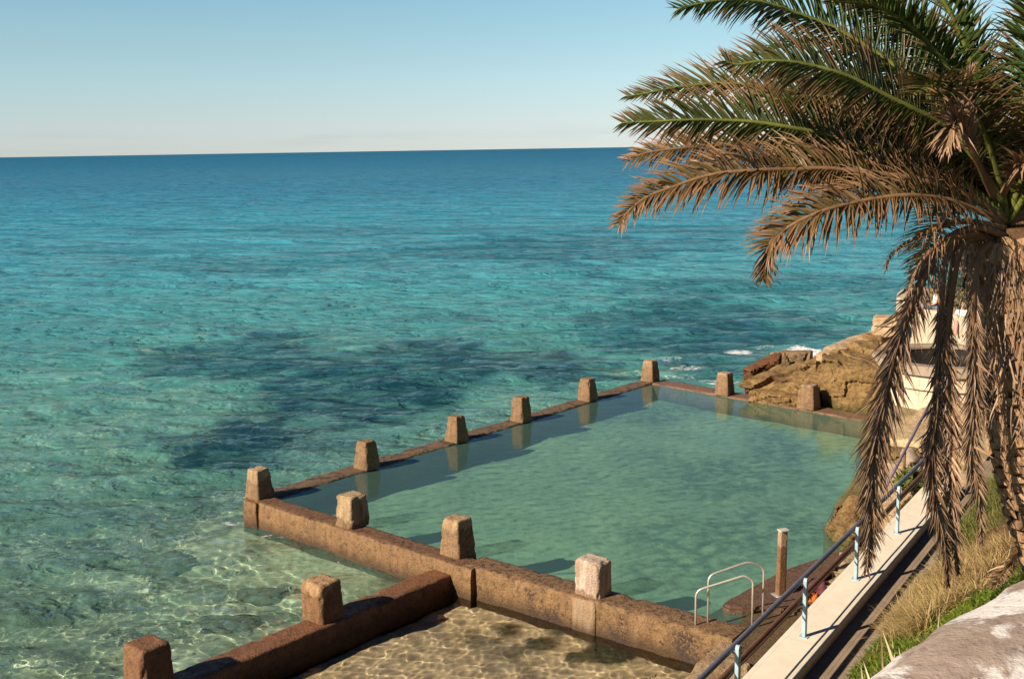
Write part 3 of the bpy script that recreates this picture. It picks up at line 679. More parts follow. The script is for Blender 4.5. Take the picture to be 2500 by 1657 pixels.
rock_platform = grid_mesh('rock_platform', GX, GY, GZ, lambda c: (c[:, 2] > -2.2) & ((c[:, 0]-L1.x)*PN.x + (c[:, 1]-L1.y)*PN.y < 3.2), {}, sandstone('shore_sandstone', (.54, .39, .20), (.46, .33, .20), (.30, .19, .10), 2, 3.0, .46, .5))
rock_platform['kind'] = 'structure'

def slab(name, outline, ztop, thick, mat, label=None, cat=None, kind=None, wob=.0, bev=.04):
    bm = bmesh.new(); vs_ = [bm.verts.new((p[0], p[1], ztop)) for p in outline]
    f = bm.faces.new(vs_)
    if f.normal.z < 0: bmesh.ops.reverse_faces(bm, faces=[f])
    e = bmesh.ops.extrude_face_region(bm, geom=[f]); 
    for v in [g for g in e['geom'] if isinstance(g, bmesh.types.BMVert)]: v.co.z = ztop
    for v in vs_: v.co.z = ztop-thick
    bmesh.ops.recalc_face_normals(bm, faces=bm.faces[:])
    if bev:
        ed = [e_ for e_ in bm.edges if all(abs(v.co.z-ztop) < 1e-5 for v in e_.verts)]
        bmesh.ops.bevel(bm, geom=ed, offset=bev, segments=2, affect='EDGES')
    o = bm_obj(name, bm, mat)
    if kind: o['kind'] = kind
    else: tag(o, label, cat)
    return o
M_DECK = concrete('wet_deck_concrete', (.135, .075, .044), (.055, .029, .017), wet=.55, speck=1.2)
M_DECK2 = concrete('algae_concrete', (.13, .085, .038), (.045, .032, .014), wet=1.0, speck=1.1)
dk = [at(a, b, .13) for a, b in ((2056, 1337), (1980, 1366), (1927, 1383), (1880, 1405), (1847, 1423), (1818, 1438), (1798, 1450), (1780, 1458), (1768, 1466), (1764, 1472), (1770, 1478), (1782, 1481), (1813, 1484), (1866, 1483))]
t_end = st_of(dk[-1])[1]
dk += [pst(-.03, st_of(at(1985, 1478, .13))[1], 0), pst(-.03, st_of(dk[0])[1]+.6, 0)]
slab('pool_deck', [(p.x, p.y) for p in dk], .13, .9, M_DECK, kind='structure', bev=.05)
lp = [at(a, b, .015) for a, b in ((1795, 1526), (1812, 1509), (1836, 1493), (1880, 1482), (1960, 1476))]
lp += [pst(-.035, st_of(at(1990, 1470, .015))[1], 0), pst(-.035, -3.0, 0), at(1700, 1690, .015), at(1775, 1560, .015), at(1800, 1550, .015)]
slab('landing', [(p.x, p.y) for p in lp], .028, .8, M_DECK2, kind='structure', bev=.03)
for k, (zt, pl) in enumerate(((-.16, ((1752, 1505), (1800, 1478), (1880, 1478), (1850, 1512), (1800, 1535))), (-.36, ((1725, 1500), (1780, 1470), (1860, 1470), (1850, 1520), (1790, 1540))))):
    q = [at(a, b, zt) for a, b in pl]; slab('pool_step', [(p.x, p.y) for p in q], zt, .9, M_DECK2, kind='structure', bev=.03)
# rocks by the deck
f_ = [at(1640, 1668, .02), at(1690, 1622, .1), at(1752, 1566, .12), at(1800, 1570, .1), at(1830, 1620, .12), at(1820, 1700, .12), at(1650, 1760, .1)]
hull_rock('rock_ledge', f_ + low([p*1.0 for p in f_], -1.2), sandstone('ledge_sandstone', (.42, .30, .175), (.33, .215, .115), (.16, .085, .045), 4, 2.5, 0, .6), 'tan rock ledge below the railing at the end of the mussel-covered wall', 'rock ledge', None, .06, .10, .05, (0, 0, 1), 4, 12)
f_ = [at(2032, 1315, .1), at(2022, 1262, .5), at(2040, 1225, .75), at(2085, 1205, .85), at(2120, 1230, .7), at(2100, 1290, .4), at(2070, 1330, .15)]
hull_rock('boulder', f_ + low(f_, -.8), M_SS, 'knobbly tan boulder at the pool edge beside the deck, behind the hanging frond', 'boulder', None, .06, .16, .05, (.1, 0, 1), 4, 13, 2.2)
f_ = [at(2150, 1010, .5), at(2270, 1012, .6), at(2300, 1060, .8), at(2248, 1080, .8), at(2150, 1066, .7)]
hull_rock('rock_shelf', f_ + low(f_, -.4), M_SSY, 'sunlit yellow rock shelf at the foot of the curved concrete wall', 'rock shelf', None, .08, .06, .05, (0, 0, 1), 4, 14)
f_ = [at(2148, 1080, .75), at(2240, 1088, .8), at(2250, 1110, .7), at(2150, 1112, .6), at(2100, 1100, .5)]
hull_rock('rock_slab', f_ + low(f_, .25), M_SS, 'brown rock ledge slab below the yellow shelf, behind the mauve handrail', 'rock', None, .06, .05, .06, (0, 0, 1), 6, 15)
f_ = [at(2140, 1118, .75), at(2222, 1122, .85), at(2235, 1195, .95), at(2190, 1240, .8), at(2100, 1230, .55)]
hull_rock('rock_shelf', f_ + low(f_, -.3), M_SSP, 'pale smooth rock bank between the hanging frond and the end of the white parapet', 'rock shelf', None, .07, .08, .06, (0, 0, 1), 4, 16)
for k, (a, b, z, s_) in enumerate(((2232, 1115, 1.05, .32), (2252, 1140, 1.15, .30), (2226, 1150, 1.05, .26), (2250, 1165, 1.2, .28))):
    c = at(a, b, z); f_ = [c + Vector((random.uniform(-1, 1)*s_, random.uniform(-1, 1)*s_*.8, random.uniform(-.7, .7)*s_)) for _ in range(14)]
    hull_rock('field_stone', f_, plain('grey_stone', (.34, .26, .18), .9, .4, 4), ('largest grey field stone in the loose pile behind the mauve handrail post', 'grey field stone at the top right of the loose pile', 'smallest grey field stone beside the mauve handrail post', 'grey field stone lowest in the loose pile near the blue post')[k], 'stone', 'loose field stones', .05, .05, .02, (0, 0, 1), 5, 30+k)

# ------------------------------------------------------------------ parapet wall, path, kerb
def run(name, prof, t0, t1, mat, n=None, label=None, cat=None, kind=None, jit=0.0):
    """Extrude the profile [(s, z)] along the path direction."""
    n = n or max(2, int((t1-t0)/.25)); Vv, Ff = [], []; m = len(prof)
    for i in range(n+1):
        t = t0+(t1-t0)*i/n
        for s, z in prof: Vv.append(pst(s + jit*noise.noise(Vector((s*3, t*1.2, z*2))), t, z + jit*.5*noise.noise(Vector((s*3+9, t*1.2, z*2)))))
    for i in range(n):
        for k in range(m-1): Ff.append((i*m+k, i*m+k+1, (i+1)*m+k+1, (i+1)*m+k))
    Ff.append(tuple(range(m-1, -1, -1))); Ff.append(tuple(n*m+k for k in range(m)))
    o = recentre(mesh_obj(name, Vv, Ff, mat))
    if kind: o['kind'] = kind
    elif label: tag(o, label, cat)
    return o
POST_T = [st_of(at(a, b, ZW))[1] for a, b in ((1965, 1553), (2092, 1413), (2193, 1301))]
DT = (POST_T[2]-POST_T[0])/2; POST_T = [POST_T[0]-DT*k for k in (2, 1)] + POST_T + [POST_T[2]+DT]
def s_coord(n):
    p = n.pos(); d = n.n('VectorMath', operation='SUBTRACT', i_0=p, i_1=(L1.x, L1.y, 0)).outputs[0]
    s = n.n('VectorMath', operation='DOT_PRODUCT', i_0=d, i_1=tuple(PN)).outputs['Value']; t = n.n('VectorMath', operation='DOT_PRODUCT', i_0=d, i_1=tuple(PD)).outputs['Value']
    return p, s, t
def line_at(n, v, pos, wid):
    return n.math('LESS_THAN', n.math('ABSOLUTE', n.math('SUBTRACT', v, pos)), wid)
def cream():
    n = NT('cream_render'); p, s, t = s_coord(n)
    a = n.noise(p, 3, 5, .6); b = n.noise(p, 40, 3, .7)
    c = n.mix(n.ramp(a, [(.4, 0), (.7, 1)]), (.78, .69, .54), (.70, .60, .46))
    c = n.mix(n.ramp(b, [(.3, .35), (.45, 0)]), c, (.45, .34, .22))
    l = n.math('MAXIMUM', line_at(n, s, .095, .004), line_at(n, s, .55, .004))
    tt = n.math('ABSOLUTE', n.math('SUBTRACT', n.math('FRACT', n.math('DIVIDE', n.math('SUBTRACT', t, POST_T[0]-.18), DT)), .5))
    l = n.math('MAXIMUM', n.math('MULTIPLY', l, .55), n.math('MULTIPLY', n.math('GREATER_THAN', tt, .4985), .8))
    c = n.mix(n.math('MULTIPLY', l, .7), c, (.40, .27, .16))
    z = n.sep(p)[2]
    low_ = n.ramp(n.math('ADD', n.math('SUBTRACT', z, ZW-.5), n.math('MULTIPLY', n.noise(n.map(p, (1, 1, .3)), 6, 4, .6), .18)), [(.40, 1), (.56, 0)])
    c = n.mix(n.math('MULTIPLY', low_, .75), c, (.26, .15, .075))
    return n.done(n.pbsdf(c, .85, n.bump(b, .25, .006), .2))
def path_mat():
    n = NT('path_concrete'); p, s, t = s_coord(n)
    a = n.noise(p, 2, 5, .6); b = n.noise(p, 45, 3, .7); d = n.noise(p, 5, 4, .6)
    c = n.mix(n.ramp(a, [(.35, 0), (.7, 1)]), (.33, .24, .165), (.25, .18, .12))
    c = n.mix(n.ramp(b, [(.34, .6), (.48, 0)]), c, (.16, .11, .07))
    c = n.mix(n.ramp(d, [(.66, 0), (.72, .7)]), c, (.12, .08, .05))
    l = n.math('MAXIMUM', line_at(n, s, .865, .004), line_at(n, s, .955, .004))
    c = n.mix(n.math('MULTIPLY', l, .75), c, (.12, .08, .05))
    return n.done(n.pbsdf(c, .9, n.bump(n.math('SUBTRACT', b, l), .4, .006), .2))
WT0, WT1 = -5.0, POST_T[-1]+1.2
run('parapet_wall', [(0, -.4), (0, ZW-.03), (.02, ZW), (.60, ZW), (.665, ZW-.008), (.685, ZW-.03), (.69, ZP-.3)], WT0, WT1, cream(), label='low cream rendered parapet wall along the path, carrying the blue railing posts', cat='parapet wall')
run('path', [(.70, ZP-.3), (.70, ZP), (1.17, ZP), (1.17, ZP-.3)], WT0, WT1+3, path_mat(), kind='structure')
run('kerb', [(1.185, ZP-.3), (1.185, ZP+.035), (1.20, ZP+.045), (1.29, ZP+.045), (1.305, ZP-.2)], WT0, WT1+1, plain('kerb_concrete', (.36, .27, .19), .9, .35, 5), label='narrow concrete kerb between the footpath and the grassy bank', cat='kerb', jit=.012)

# ------------------------------------------------------------------ railing
M_BLUE = plain('pale_blue_paint', (.36, .50, .56), .45, .22, 9, 0, .4)
M_RAIL = plain('grey_steel_rail', (.145, .135, .165), .42, .25, 7, .15, .5)
M_RUST = plain('rusty_brown_rail', (.17, .075, .035), .6, .45, 8, .1, .35)
M_STL = plain('stainless_steel', (.72, .66, .57), .34, .2, 6, .55, .6)
rail = empty('railing', pst(.33, POST_T[0], ZW)); tag(rail, 'railing of pale blue flat posts with a grey and a brown rail along the parapet', 'railing')
for k, t in enumerate(POST_T):
    bm = bmesh.new()
    w2, d2, hh = .045, .028, 1.0
    ring = [(-w2, 0), (w2, 0), (w2, hh-.05), (w2*.7, hh-.012), (0, hh), (-w2*.7, hh-.012), (-w2, hh-.05)]
    fr_ = [bm.verts.new(pst(.33-d2, t, ZW-.01) + PD*a + Vector((0, 0, b))) for a, b in ring]; bk_ = [bm.verts.new(pst(.33+d2, t, ZW-.01) + PD*a + Vector((0, 0, b))) for a, b in ring]
    bm.faces.new(fr_); bm.faces.new(bk_[::-1]); m = len(ring)
    for i in range(m): bm.faces.new((fr_[i], bk_[i], bk_[(i+1) % m], fr_[(i+1) % m]))
    bmesh.ops.recalc_face_normals(bm, faces=bm.faces[:])
    bmesh.ops.bevel(bm, geom=[e for e in bm.edges], offset=.004, segments=1, affect='EDGES')
    po = bm_obj('post', bm, M_BLUE, rail)
    vv, ff = [], []
    vv = [pst(.33+a, t+b, ZW+z) for z in (.0, .012) for a, b in ((-.07, -.075), (.07, -.075), (.07, .075), (-.07, .075))]
    bp = mesh_obj('base_plate', vv, [(0, 3, 2, 1), (4, 5, 6, 7), (0, 1, 5, 4), (1, 2, 6, 5), (2, 3, 7, 6), (3, 0, 4, 7)], M_BLUE, rail); bp.parent = po; bp.location = (0, 0, 0)
    for z in (.30, .42):
        v_, f2 = tube([pst(.33-d2-.004, t, ZW+z), pst(.33-d2+.002, t, ZW+z)], .012, 8); bo = mesh_obj('bolt', v_, f2, M_RUST, rail); bo.parent = po; bo.location = (0, 0, 0)
    for z, off in ((.905, -.095), (.615, -.095)):
        v_, f2 = tube(bez([pst(.33, t, ZW+z-.02), pst(.33+off*.5, t, ZW+z-.05), pst(.33+off, t, ZW+z-.02)], 8), .012, 6); br = mesh_obj('bracket', v_, f2, M_BLUE, rail); br.parent = po; br.location = (0, 0, 0)
RT0, RT1 = WT0, POST_T[-1]+.6
def straight(name, s, z, rad, mat, sag=0.0):
    pts = [pst(s, RT0+(RT1-RT0)*i/60, ZW+z+sag*noise.noise(Vector((i*.21, s, z)))) for i in range(61)]
    v_, f_2 = tube(pts, rad, 10); return mesh_obj(name, v_, f_2, mat, rail, smooth=True)
straight('upper_rail', .235, .915, .043, M_RAIL)
straight('lower_rail', .235, .605, .043, M_RUST, .006)
straight('rail_cable', .205, .48, .014, M_RUST, .01)

# ------------------------------------------------------------------ steel handrails and depth post
def handrail(pts, rad, label, mat=M_STL):
    P_ = []
    for i, p in enumerate(pts):                       # rounded bends
        if i in (0, len(pts)-1): P_.append(Vector(p)); continue
        p = Vector(p); a = (Vector(pts[i-1])-p); b = (Vector(pts[i+1])-p); r_ = min(.14, a.length*.4, b.length*.4)
        a.normalize(); b.normalize()
        for k in range(6):
            t = k/5; P_.append((p+a*r_)*(1-t)**2 + p*2*t*(1-t) + (p+b*r_)*t*t)
    v_, f2 = tube(P_, rad, 10); o = recentre(mesh_obj('handrail', v_, f2, mat, smooth=True)); tag(o, label, 'handrail', 'steel handrails over the pool steps'); return o
def vert_z(px, py, base):
    lo_, hi_ = base.z-.2, base.z+4
    for _ in range(40):
        m = (lo_+hi_)/2; q = Vector((base.x, base.y, m))-Vector((0, 0, H)); y = CY-F_PX*q.dot(UP)/q.dot(fw)
        if y > py: lo_ = m
        else: hi_ = m
    return lo_
def hr(l, r, ly, peak, ry, label):
    a, b = at(*l, .06), at(*r, .03)
    za = vert_z(l[0], ly, a); zb = vert_z(r[0], ry, b)
    u_ = (peak[0]-l[0])/(r[0]-l[0]); c = a.lerp(b, u_); zc = vert_z(peak[0], peak[1], Vector((c.x, c.y, 0)))
    handrail([(a.x, a.y, -.25), (a.x, a.y, za), (c.x, c.y, zc), (b.x, b.y, zb), (b.x, b.y, -.2)], .021, label)
hr((1698, 1531), (1836, 1532), 1441, (1815, 1404), 1416, 'bent stainless handrail nearer the railing, standing on the end of the pool wall')
hr((1728, 1524), (1862, 1512), 1404, (1825, 1370), 1383, 'bent stainless handrail on the pool side of the pair, nearer the square post')
b0 = at(1905, 1451, .13); dz = vert_z(1917, 1294, b0)
pst_o = empty('depth_post', (b0.x, b0.y, .13)); tag(pst_o, 'tall square weathered post standing on the wet deck by the handrails', 'post')
M_POST = concrete('rust_stained_metal', (.22, .115, .055), (.10, .05, .024), light=(.40, .29, .20), light_z=1.0, wet=.6, speck=.6)
vv, ff = rounded_taper(.085, .065, dz-.13, .97, .012, 8, (.02, .0), .004, 40)
o = mesh_obj('shaft', vv, ff, M_POST, smooth=True); o.parent = pst_o; o.rotation_euler.z = R(20)
vv, ff = rounded_taper(.10, .08, .025, 1, .008, 6, (0, 0), .0, 41)
o = mesh_obj('cap', vv, ff, plain('pale_cap', (.70, .62, .52), .4, .15, 6, .3)); o.parent = pst_o; o.location = (.02*(dz-.13), 0, dz-.13-.002); o.rotation_euler.z = R(20)
vv, ff = rounded_taper(.15, .12, .015, 1, .006, 6, (0, 0), .0, 42)
o = mesh_obj('base_plate', vv, ff, M_STL); o.parent = pst_o; o.rotation_euler.z = R(20)
# mauve handrail to the steps
M_MAUVE = plain('mauve_painted_steel', (.26, .19, .25), .45, .25, 8, .2, .4)
pb = at(2205, 1190, .95); pt_z = vert_z(2208, 1102, pb)
hrail = empty('step_handrail', (pb.x, pb.y, .95)); tag(hrail, 'mauve sloping handrail with a rusty post above the rock steps', 'handrail')
v_, f2 = tube([(pb.x, pb.y, .7), (pb.x, pb.y, pt_z)], .032, 10); mesh_obj('post', v_, f2, M_RUST, hrail, smooth=True)
ra = atY(2262, 1000, pb.y+2.6); rb_ = atY(2156, 1200, pb.y-2.2); rm = Vector((pb.x, pb.y, pt_z+.02))
v_, f2 = tube([rm+(ra-rm)*1.6, ra, rm, rm-(ra-rm).normalized()*(rb_-rm).length], .034, 10); mesh_obj('rail', v_, f2, M_MAUVE, hrail, smooth=True)

# ------------------------------------------------------------------ towels and a bag by the railing
def cloth(name, c, rx_, ry_, h_, col, label, seed, cat):
    n_ = 22; Vv, Ff = [], []
    for i in range(n_+1):
        for j in range(n_+1):
            x = (i/n_*2-1); y = (j/n_*2-1); r_ = max(abs(x), abs(y))
            e = 1+.25*noise.noise(Vector((x*2+seed, y*2, 0)))
            z = h_*(1-r_**3)*(.55+.6*noise.noise(Vector((x*2.5+seed, y*2.5, 4)))+.25*noise.noise(Vector((x*7+seed, y*7, 4))))
            Vv.append(Vector((c.x+x*rx_*e, c.y+y*ry_*e, c.z+.006+max(0, z))))
    for i in range(n_):
        for j in range(n_): k = i*(n_+1)+j; Ff.append((k, k+n_+1, k+n_+2, k+1))
    o = recentre(mesh_obj(name, Vv, Ff, plain(name+'_cloth', col, .9, .35, 14), smooth=True)); tag(o, label, cat)
cloth('towel', at(2008, 1440, .13) - PN*.05, .42, .34, .20, (.13, .035, .045), 'crumpled dark red towel lying on the deck beside the white parapet', 1, 'towel')
cloth('cap', at(1994, 1424, .20), .10, .10, .14, (.015, .018, .03), 'small dark blue cap on the red towel by the railing', 2, 'cap')
cloth('bag', at(1982, 1462, .13), .16, .15, .20, (.50, .13, .02), 'small orange bag on the deck at the foot of a blue post', 3, 'bag')
cloth('garment', at(2032, 1407, .13), .22, .2, .24, (.07, .03, .02), 'dark brown garment bundled on the deck beyond the red towel', 4, 'garment')

# ------------------------------------------------------------------ curved concrete wall, turret
def stained(name, a, b, streak=.6):
    n = NT(name); p = n.pos()
    s1 = n.noise(n.map(p, (3, 3, .25)), 1.6, 5, .6); f = n.noise(p, 5, 5, .6); z = n.sep(p)[2]
    c = n.mix(n.ramp(f, [(.38, 0), (.7, .9)]), a, b)
    c = n.mix(n.math('MULTIPLY', n.ramp(s1, [(.52, 0), (.66, 1)]), streak), c, (.30, .23, .16))
    return n.done(n.pbsdf(c, .9, n.bump(f, .5, .03), .2))
M_KI = stained('whitewashed_wall', (.62, .52, .38), (.54, .42, .28)); M_COP = stained('grey_coping', (.33, .255, .185), (.23, .175, .125), .7)
M_TUR = stained('cream_turret_wall', (.56, .46, .33), (.46, .36, .25), .5)
def ring_wall(name, c, r_out, r_in, z0, z1, a0, a1, mat, parent, n=64, zt=None):
    Vv, Ff = [], []; prof = [(r_out*1.02, z0), (r_out, z1-.06), (r_out-.05, z1), (r_in+.05, z1), (r_in, z1-.06), (r_in, z0)]; m = len(prof)
    for i in range(n+1):
        a = a0+(a1-a0)*i/n
        for r_, z in prof: Vv.append(Vector((c.x+r_*math.cos(a), c.y+r_*math.sin(a), z + (.02*noise.noise(Vector((a*3, r_, z))) if z > z0 else 0))))
    for i in range(n):
        for k in range(m-1): Ff.append((i*m+k, (i+1)*m+k, (i+1)*m+k+1, i*m+k+1))
    Ff.append(tuple(range(m))); Ff.append(tuple(n*m+k for k in range(m-1, -1, -1)))
    return mesh_obj(name, Vv, Ff, mat, parent)
KC = Vector((15.1, 37.6, 0))
kk = empty('curved_wall', (KC.x, KC.y, .3)); tag(kk, 'round whitewashed concrete enclosure with a grey coping and a dark hollow inside', 'concrete enclosure')
ring_wall('wall', KC, 2.42, 2.0, -.3, 1.42, 0, 2*math.pi, M_KI, kk)
ring_wall('ledge', KC, 2.50, 2.3, .95, 1.05, 0, 2*math.pi, M_KI, kk)
ring_wall('coping', KC, 2.52, 2.02, 1.424, 1.72, 0, 2*math.pi, M_COP, kk)
ring_wall('pit_wall', KC, 2.0, 1.97, .4, 1.60, 0, 2*math.pi, plain('painted_shade_wall', (.03, .023, .018), .9), kk)  # near-black colour paints in the shade inside the hollow
bm = bmesh.new(); bmesh.ops.create_circle(bm, cap_ends=True, radius=1.99, segments=40, matrix=Matrix.Translation((KC.x, KC.y, 1.12))); bm_obj('pit_floor', bm, plain('painted_shade_floor', (.016, .012, .010), .9), kk)  # disc coloured nearly black, the shade of the pit put into its colour
tp = [at(a, b, 2.7) for a, b in ((2232, 700), (2200, 706), (2189, 716), (2192, 728), (2226, 748), (2290, 762), (2360, 778))]
tp = bez(tp, 40)
Vv, Ff = [], []; m = 6
for i, p in enumerate(tp):
    t = (tp[min(i+1, len(tp)-1)]-tp[max(i-1, 0)]).normalized(); nn = Vector((-t.y, t.x, 0))
    nn = nn if True else -nn
    for off, z in ((.02, -.2), (.02, 2.64), (.07, 2.7), (.45, 2.7), (.50, 2.64), (.50, -.2)):
        q = Vector((p.x, p.y, 0)) + nn*off; Vv.append(Vector((q.x, q.y, z)))
for i in range(len(tp)-1):
    for k in range(m-1): Ff.append((i*m+k, i*m+k+1, (i+1)*m+k+1, (i+1)*m+k))
Ff.append(tuple(range(m))); Ff.append(tuple((len(tp)-1)*m+k for k in range(m-1, -1, -1)))
o = recentre(mesh_obj('turret_wall', Vv, Ff, M_TUR)); tag(o, 'tall cream rounded lookout wall above the curved enclosure, people sitting behind its top', 'wall')
bm = bmesh.new(); bmesh.ops.recalc_face_normals
bm.from_mesh(o.data); bmesh.ops.recalc_face_normals(bm, faces=bm.faces[:]); bm.to_mesh(o.data); bm.free()
# ground the lookout stands on, and its floor
slab('lookout_floor', [(p.x+.2, p.y+.15) for p in tp] + [(27, 42), (29, 54), (tp[0].x*1.1, tp[0].y*1.1)], 2.0, 2.6, M_SSP, kind='structure', bev=0)

# ------------------------------------------------------------------ bank
def bank_z(s, t):
    base = ZP+.03 + np.clip(s-1.30, 0, None)*.76
    return base + (val_noise(s*1.0, t*1.0, .8, 101, 4)-.5)*.45*np.clip(s-1.2, 0, 1)
sg = np.arange(1.28, 9.0, .12); tg = np.arange(-20, 26, .14); SG, TG = np.meshgrid(sg, tg)
ZB_ = bank_z(SG, TG)
BXX = L1.x + PN.x*SG + PD.x*TG; BYY = L1.y + PN.y*SG + PD.y*TG
n = NT('bank_soil'); p = n.pos(); f = n.noise(p, 3, 5, .6)
M_SOIL = n.done(n.pbsdf(n.mix(f, (.10, .065, .035), (.17, .11, .055)), .95, n.bump(n.noise(p, 12, 4, .6), .8, .05), .1))
ZB_ = np.minimum(ZB_, np.where(SG > 4.6, 3.6, 99))
bank = grid_mesh('bank', BXX, BYY, ZB_, None, {}, M_SOIL)
def bank_pt(px, py):
    d = ray(px, py); o_ = Vector((0, 0, H)); t = 5.0
    while t < 60:
        p = o_+d*t; s, tt = st_of(p)
        if s > 1.15 and p.z <= float(bank_z(np.array([s]), np.array([tt]))[0]): return p
        if p.z < ZP: return p
        t += .04
    return o_+d*15
# ------------------------------------------------------------------ palm
def frond_material(name, green, tip, dead=0.0):
    n = NT(name); p = n.obj(); t = n.attr('t'); v = n.attr('v')
    f = n.noise(p, 2.2, 4, .6)
    k = n.math('ADD', n.math('MULTIPLY', t, 1.0), n.math('MULTIPLY', n.math('SUBTRACT', n.math('ADD', f, v), 1.0), .9))
    g = n.mix(v, green, tuple(x*1.6 for x in green))
    br = n.mix(v, tip, tuple(x*.45 for x in tip))
    if dead >= 1: c = br
    else: c = n.mix(n.ramp(k, [(max(.0, .62-dead*.62), 0), (min(1, .92-dead*.62), 1)]), g, br)
    d = n.n('BsdfPrincipled', i_Roughness=.42, i_Base_Color=c); d.inputs['Specular IOR Level'].default_value = .5
    tl = n.n('BsdfTranslucent', i_Color=n.mix(.5, c, (.10, .11, .01) if dead < .6 else (.16, .09, .03))).outputs[0]
    return n.done(n.n('MixShader', i_0=.18, i_1=d.outputs[0], i_2=tl).outputs[0])
M_FG = frond_material('green_frond', (.042, .070, .013), (.33, .19, .085), .0)
M_FG2 = frond_material('browning_sunlit_frond', (.055, .068, .014), (.40, .22, .10), .35)  # tan share: real browning plus sun-struck leaflets, both put into the colour
M_FB = frond_material('brown_frond', (.11, .075, .02), (.40, .22, .105), .75)
M_FD = frond_material('dead_frond', (.1, .06, .03), (.44, .27, .155), 1.0)
M_RACH = plain('green_rachis', (.16, .17, .035), .45, .4, 4); M_RACHB = plain('brown_rachis', (.24, .13, .06), .6, .4, 6)
def frond(parent, pts, mat, rmat, L0=.55, n_pair=95, droop=.5, vee=35, sweep=68, width=.052, seed=0, start=.10, curl=.0, up=Vector((0, 0, 1)), name='frond', missing=.0, jit=1.0, side_bias=None, rr=.045):
    """A feather palm leaf: rachis through pts (base first), two rows of folded leaflets."""
    g = random.Random(seed); path = bez(pts, 60); cum = [0]
    for a, b in zip(path, path[1:]): cum.append(cum[-1]+(b-a).length)
    Ltot = cum[-1]
    def sample(u):
        d = u*Ltot
        for i in range(len(cum)-1):
            if cum[i+1] >= d: break
        w_ = (d-cum[i])/max(1e-6, cum[i+1]-cum[i]); return path[i].lerp(path[i+1], w_), (path[i+1]-path[i]).normalized()
    Vv, Ff, T_, V_ = [], [], [], []
    for k in range(n_pair):
        u = start + (1-start)*(k+.5)/n_pair
        for side in (-1, 1):
            if g.random() < missing: continue
            p, t = sample(min(.999, u + g.uniform(-.4, .4)/n_pair))
            lat = t.cross(up); lat = lat.normalized() if lat.length > 1e-4 else t.orthogonal().normalized()
            nrm = lat.cross(t).normalized()
            v = (u-start)/(1-start)
            L = L0*(.42+.58*math.sin(math.pi*min(1, .12+v*.80))**.8)*(1-.55*max(0, v-.75)/.25)*g.uniform(.82, 1.12)
            sw = R(sweep*(1-.42*v) + g.gauss(0, 5*jit)); ve = R(vee*(1-.35*v) + g.gauss(0, 9*jit))
            d = (t*math.cos(sw) + (lat*side*math.cos(ve) + nrm*math.sin(ve))*math.sin(sw)).normalized()
            if g.random() < .10*jit: d = (d + Vector((g.gauss(0, .25), g.gauss(0, .25), g.gauss(-.2, .25)))).normalized()
            wv = d.cross(nrm); wv = wv.normalized() if wv.length > 1e-4 else lat
            w_ = width*g.uniform(.75, 1.15)*(.7+.3*math.sin(math.pi*v))
            i0 = len(Vv); q = Vector(p); dd = Vector(d); vv_ = g.random(); ns = 4; dr = droop*g.uniform(.5, 1.5)
            for j in range(ns+1):
                x = j/ns; ww = w_*(.55+.75*x if x < .35 else .82*(1-x)/.65 + .02)
                fold = nrm*ww*.55
                Vv += [q - wv*ww*.5 + fold*.6, q - fold*.2, q + wv*ww*.5 + fold*.6]
                T_ += [x]*3; V_ += [vv_]*3
                q = q + dd*(L/ns); dd = (dd + Vector((0, 0, -dr*.16*(1+x)*L/.5)) + nrm*curl*.1*side).normalized()
            for j in range(ns):
                a = i0+j*3
                Ff += [(a, a+3, a+4, a+1), (a+1, a+4, a+5, a+2)]
    rads = [rr*(1-.86*i/(len(path)-1))+.004 for i in range(len(path))]
    rv, rf = tube(path, rads, 7); off = len(Vv); nleaf = len(Ff)
    Vv += rv; T_ += [.0]*len(rv); V_ += [.3]*len(rv); Ff += [tuple(x+off for x in f) for f in rf]
    o = mesh_obj(name, Vv, Ff, [mat, rmat], parent, smooth=True)
    me = o.data; mi = np.zeros(len(Ff), np.int32); mi[nleaf:] = 1; me.polygons.foreach_set('material_index', mi)
    for nm, arr in (('t', T_), ('v', V_)):
        a = me.attributes.new(nm, 'FLOAT', 'POINT'); a.data.foreach_set('value', np.array(arr, np.float32))
    return o

PB = bank_pt(2560, 1400); DP = 14.6
PB = Vector((7.75, 14.75, 2.7))
CR = atY(2462, 545, DP)                    # heart of the crown
palm = empty('palm_tree', PB); tag(palm, 'large date palm on the grassy bank with green arching fronds and hanging dead ones', 'palm tree')
# trunk: curved, swelling to the crown, covered in old leaf bases
tpath = bez([PB - Vector((.0, 0, .6)), PB + Vector((0, 0, .1)), atY(2520, 1150, 14.7), atY(2482, 880, 14.65), atY(2468, 700, 14.6), CR - Vector((0, 0, .05))], 40)
nt_ = len(tpath); Vv, Ff, seg = [], [], 40
def trad(u): return .52 - .06*math.sin(u*3) + (.10*max(0, (u-.62)/.38) if u < .92 else .10 - (u-.92)*2.2) + .10*max(0, 1-u*9)
for i, p in enumerate(tpath):
    u = i/(nt_-1)
    for k in range(seg):
        a = 2*math.pi*k/seg; r_ = trad(u)*.92 + .03*noise.noise(Vector((math.cos(a)*2, math.sin(a)*2, u*9)))
        Vv.append(p + Vector((math.cos(a)*r_, math.sin(a)*r_, 0)))
for i in range(nt_-1):
    for k in range(seg): k2 = (k+1) % seg; Ff.append((i*seg+k, i*seg+k2, (i+1)*seg+k2, (i+1)*seg+k))
Ff.append(tuple((nt_-1)*seg+k for k in range(seg)))
n = NT('palm_bark'); p = n.obj(); f = n.noise(n.map(p, (1, 1, .3)), 14, 5, .7)
M_BARK = n.done(n.pbsdf(n.mix(n.ramp(f, [(.35, 0), (.65, 1)]), (.085, .045, .02), (.16, .09, .045)), .95, n.bump(f, .9, .04), .1))
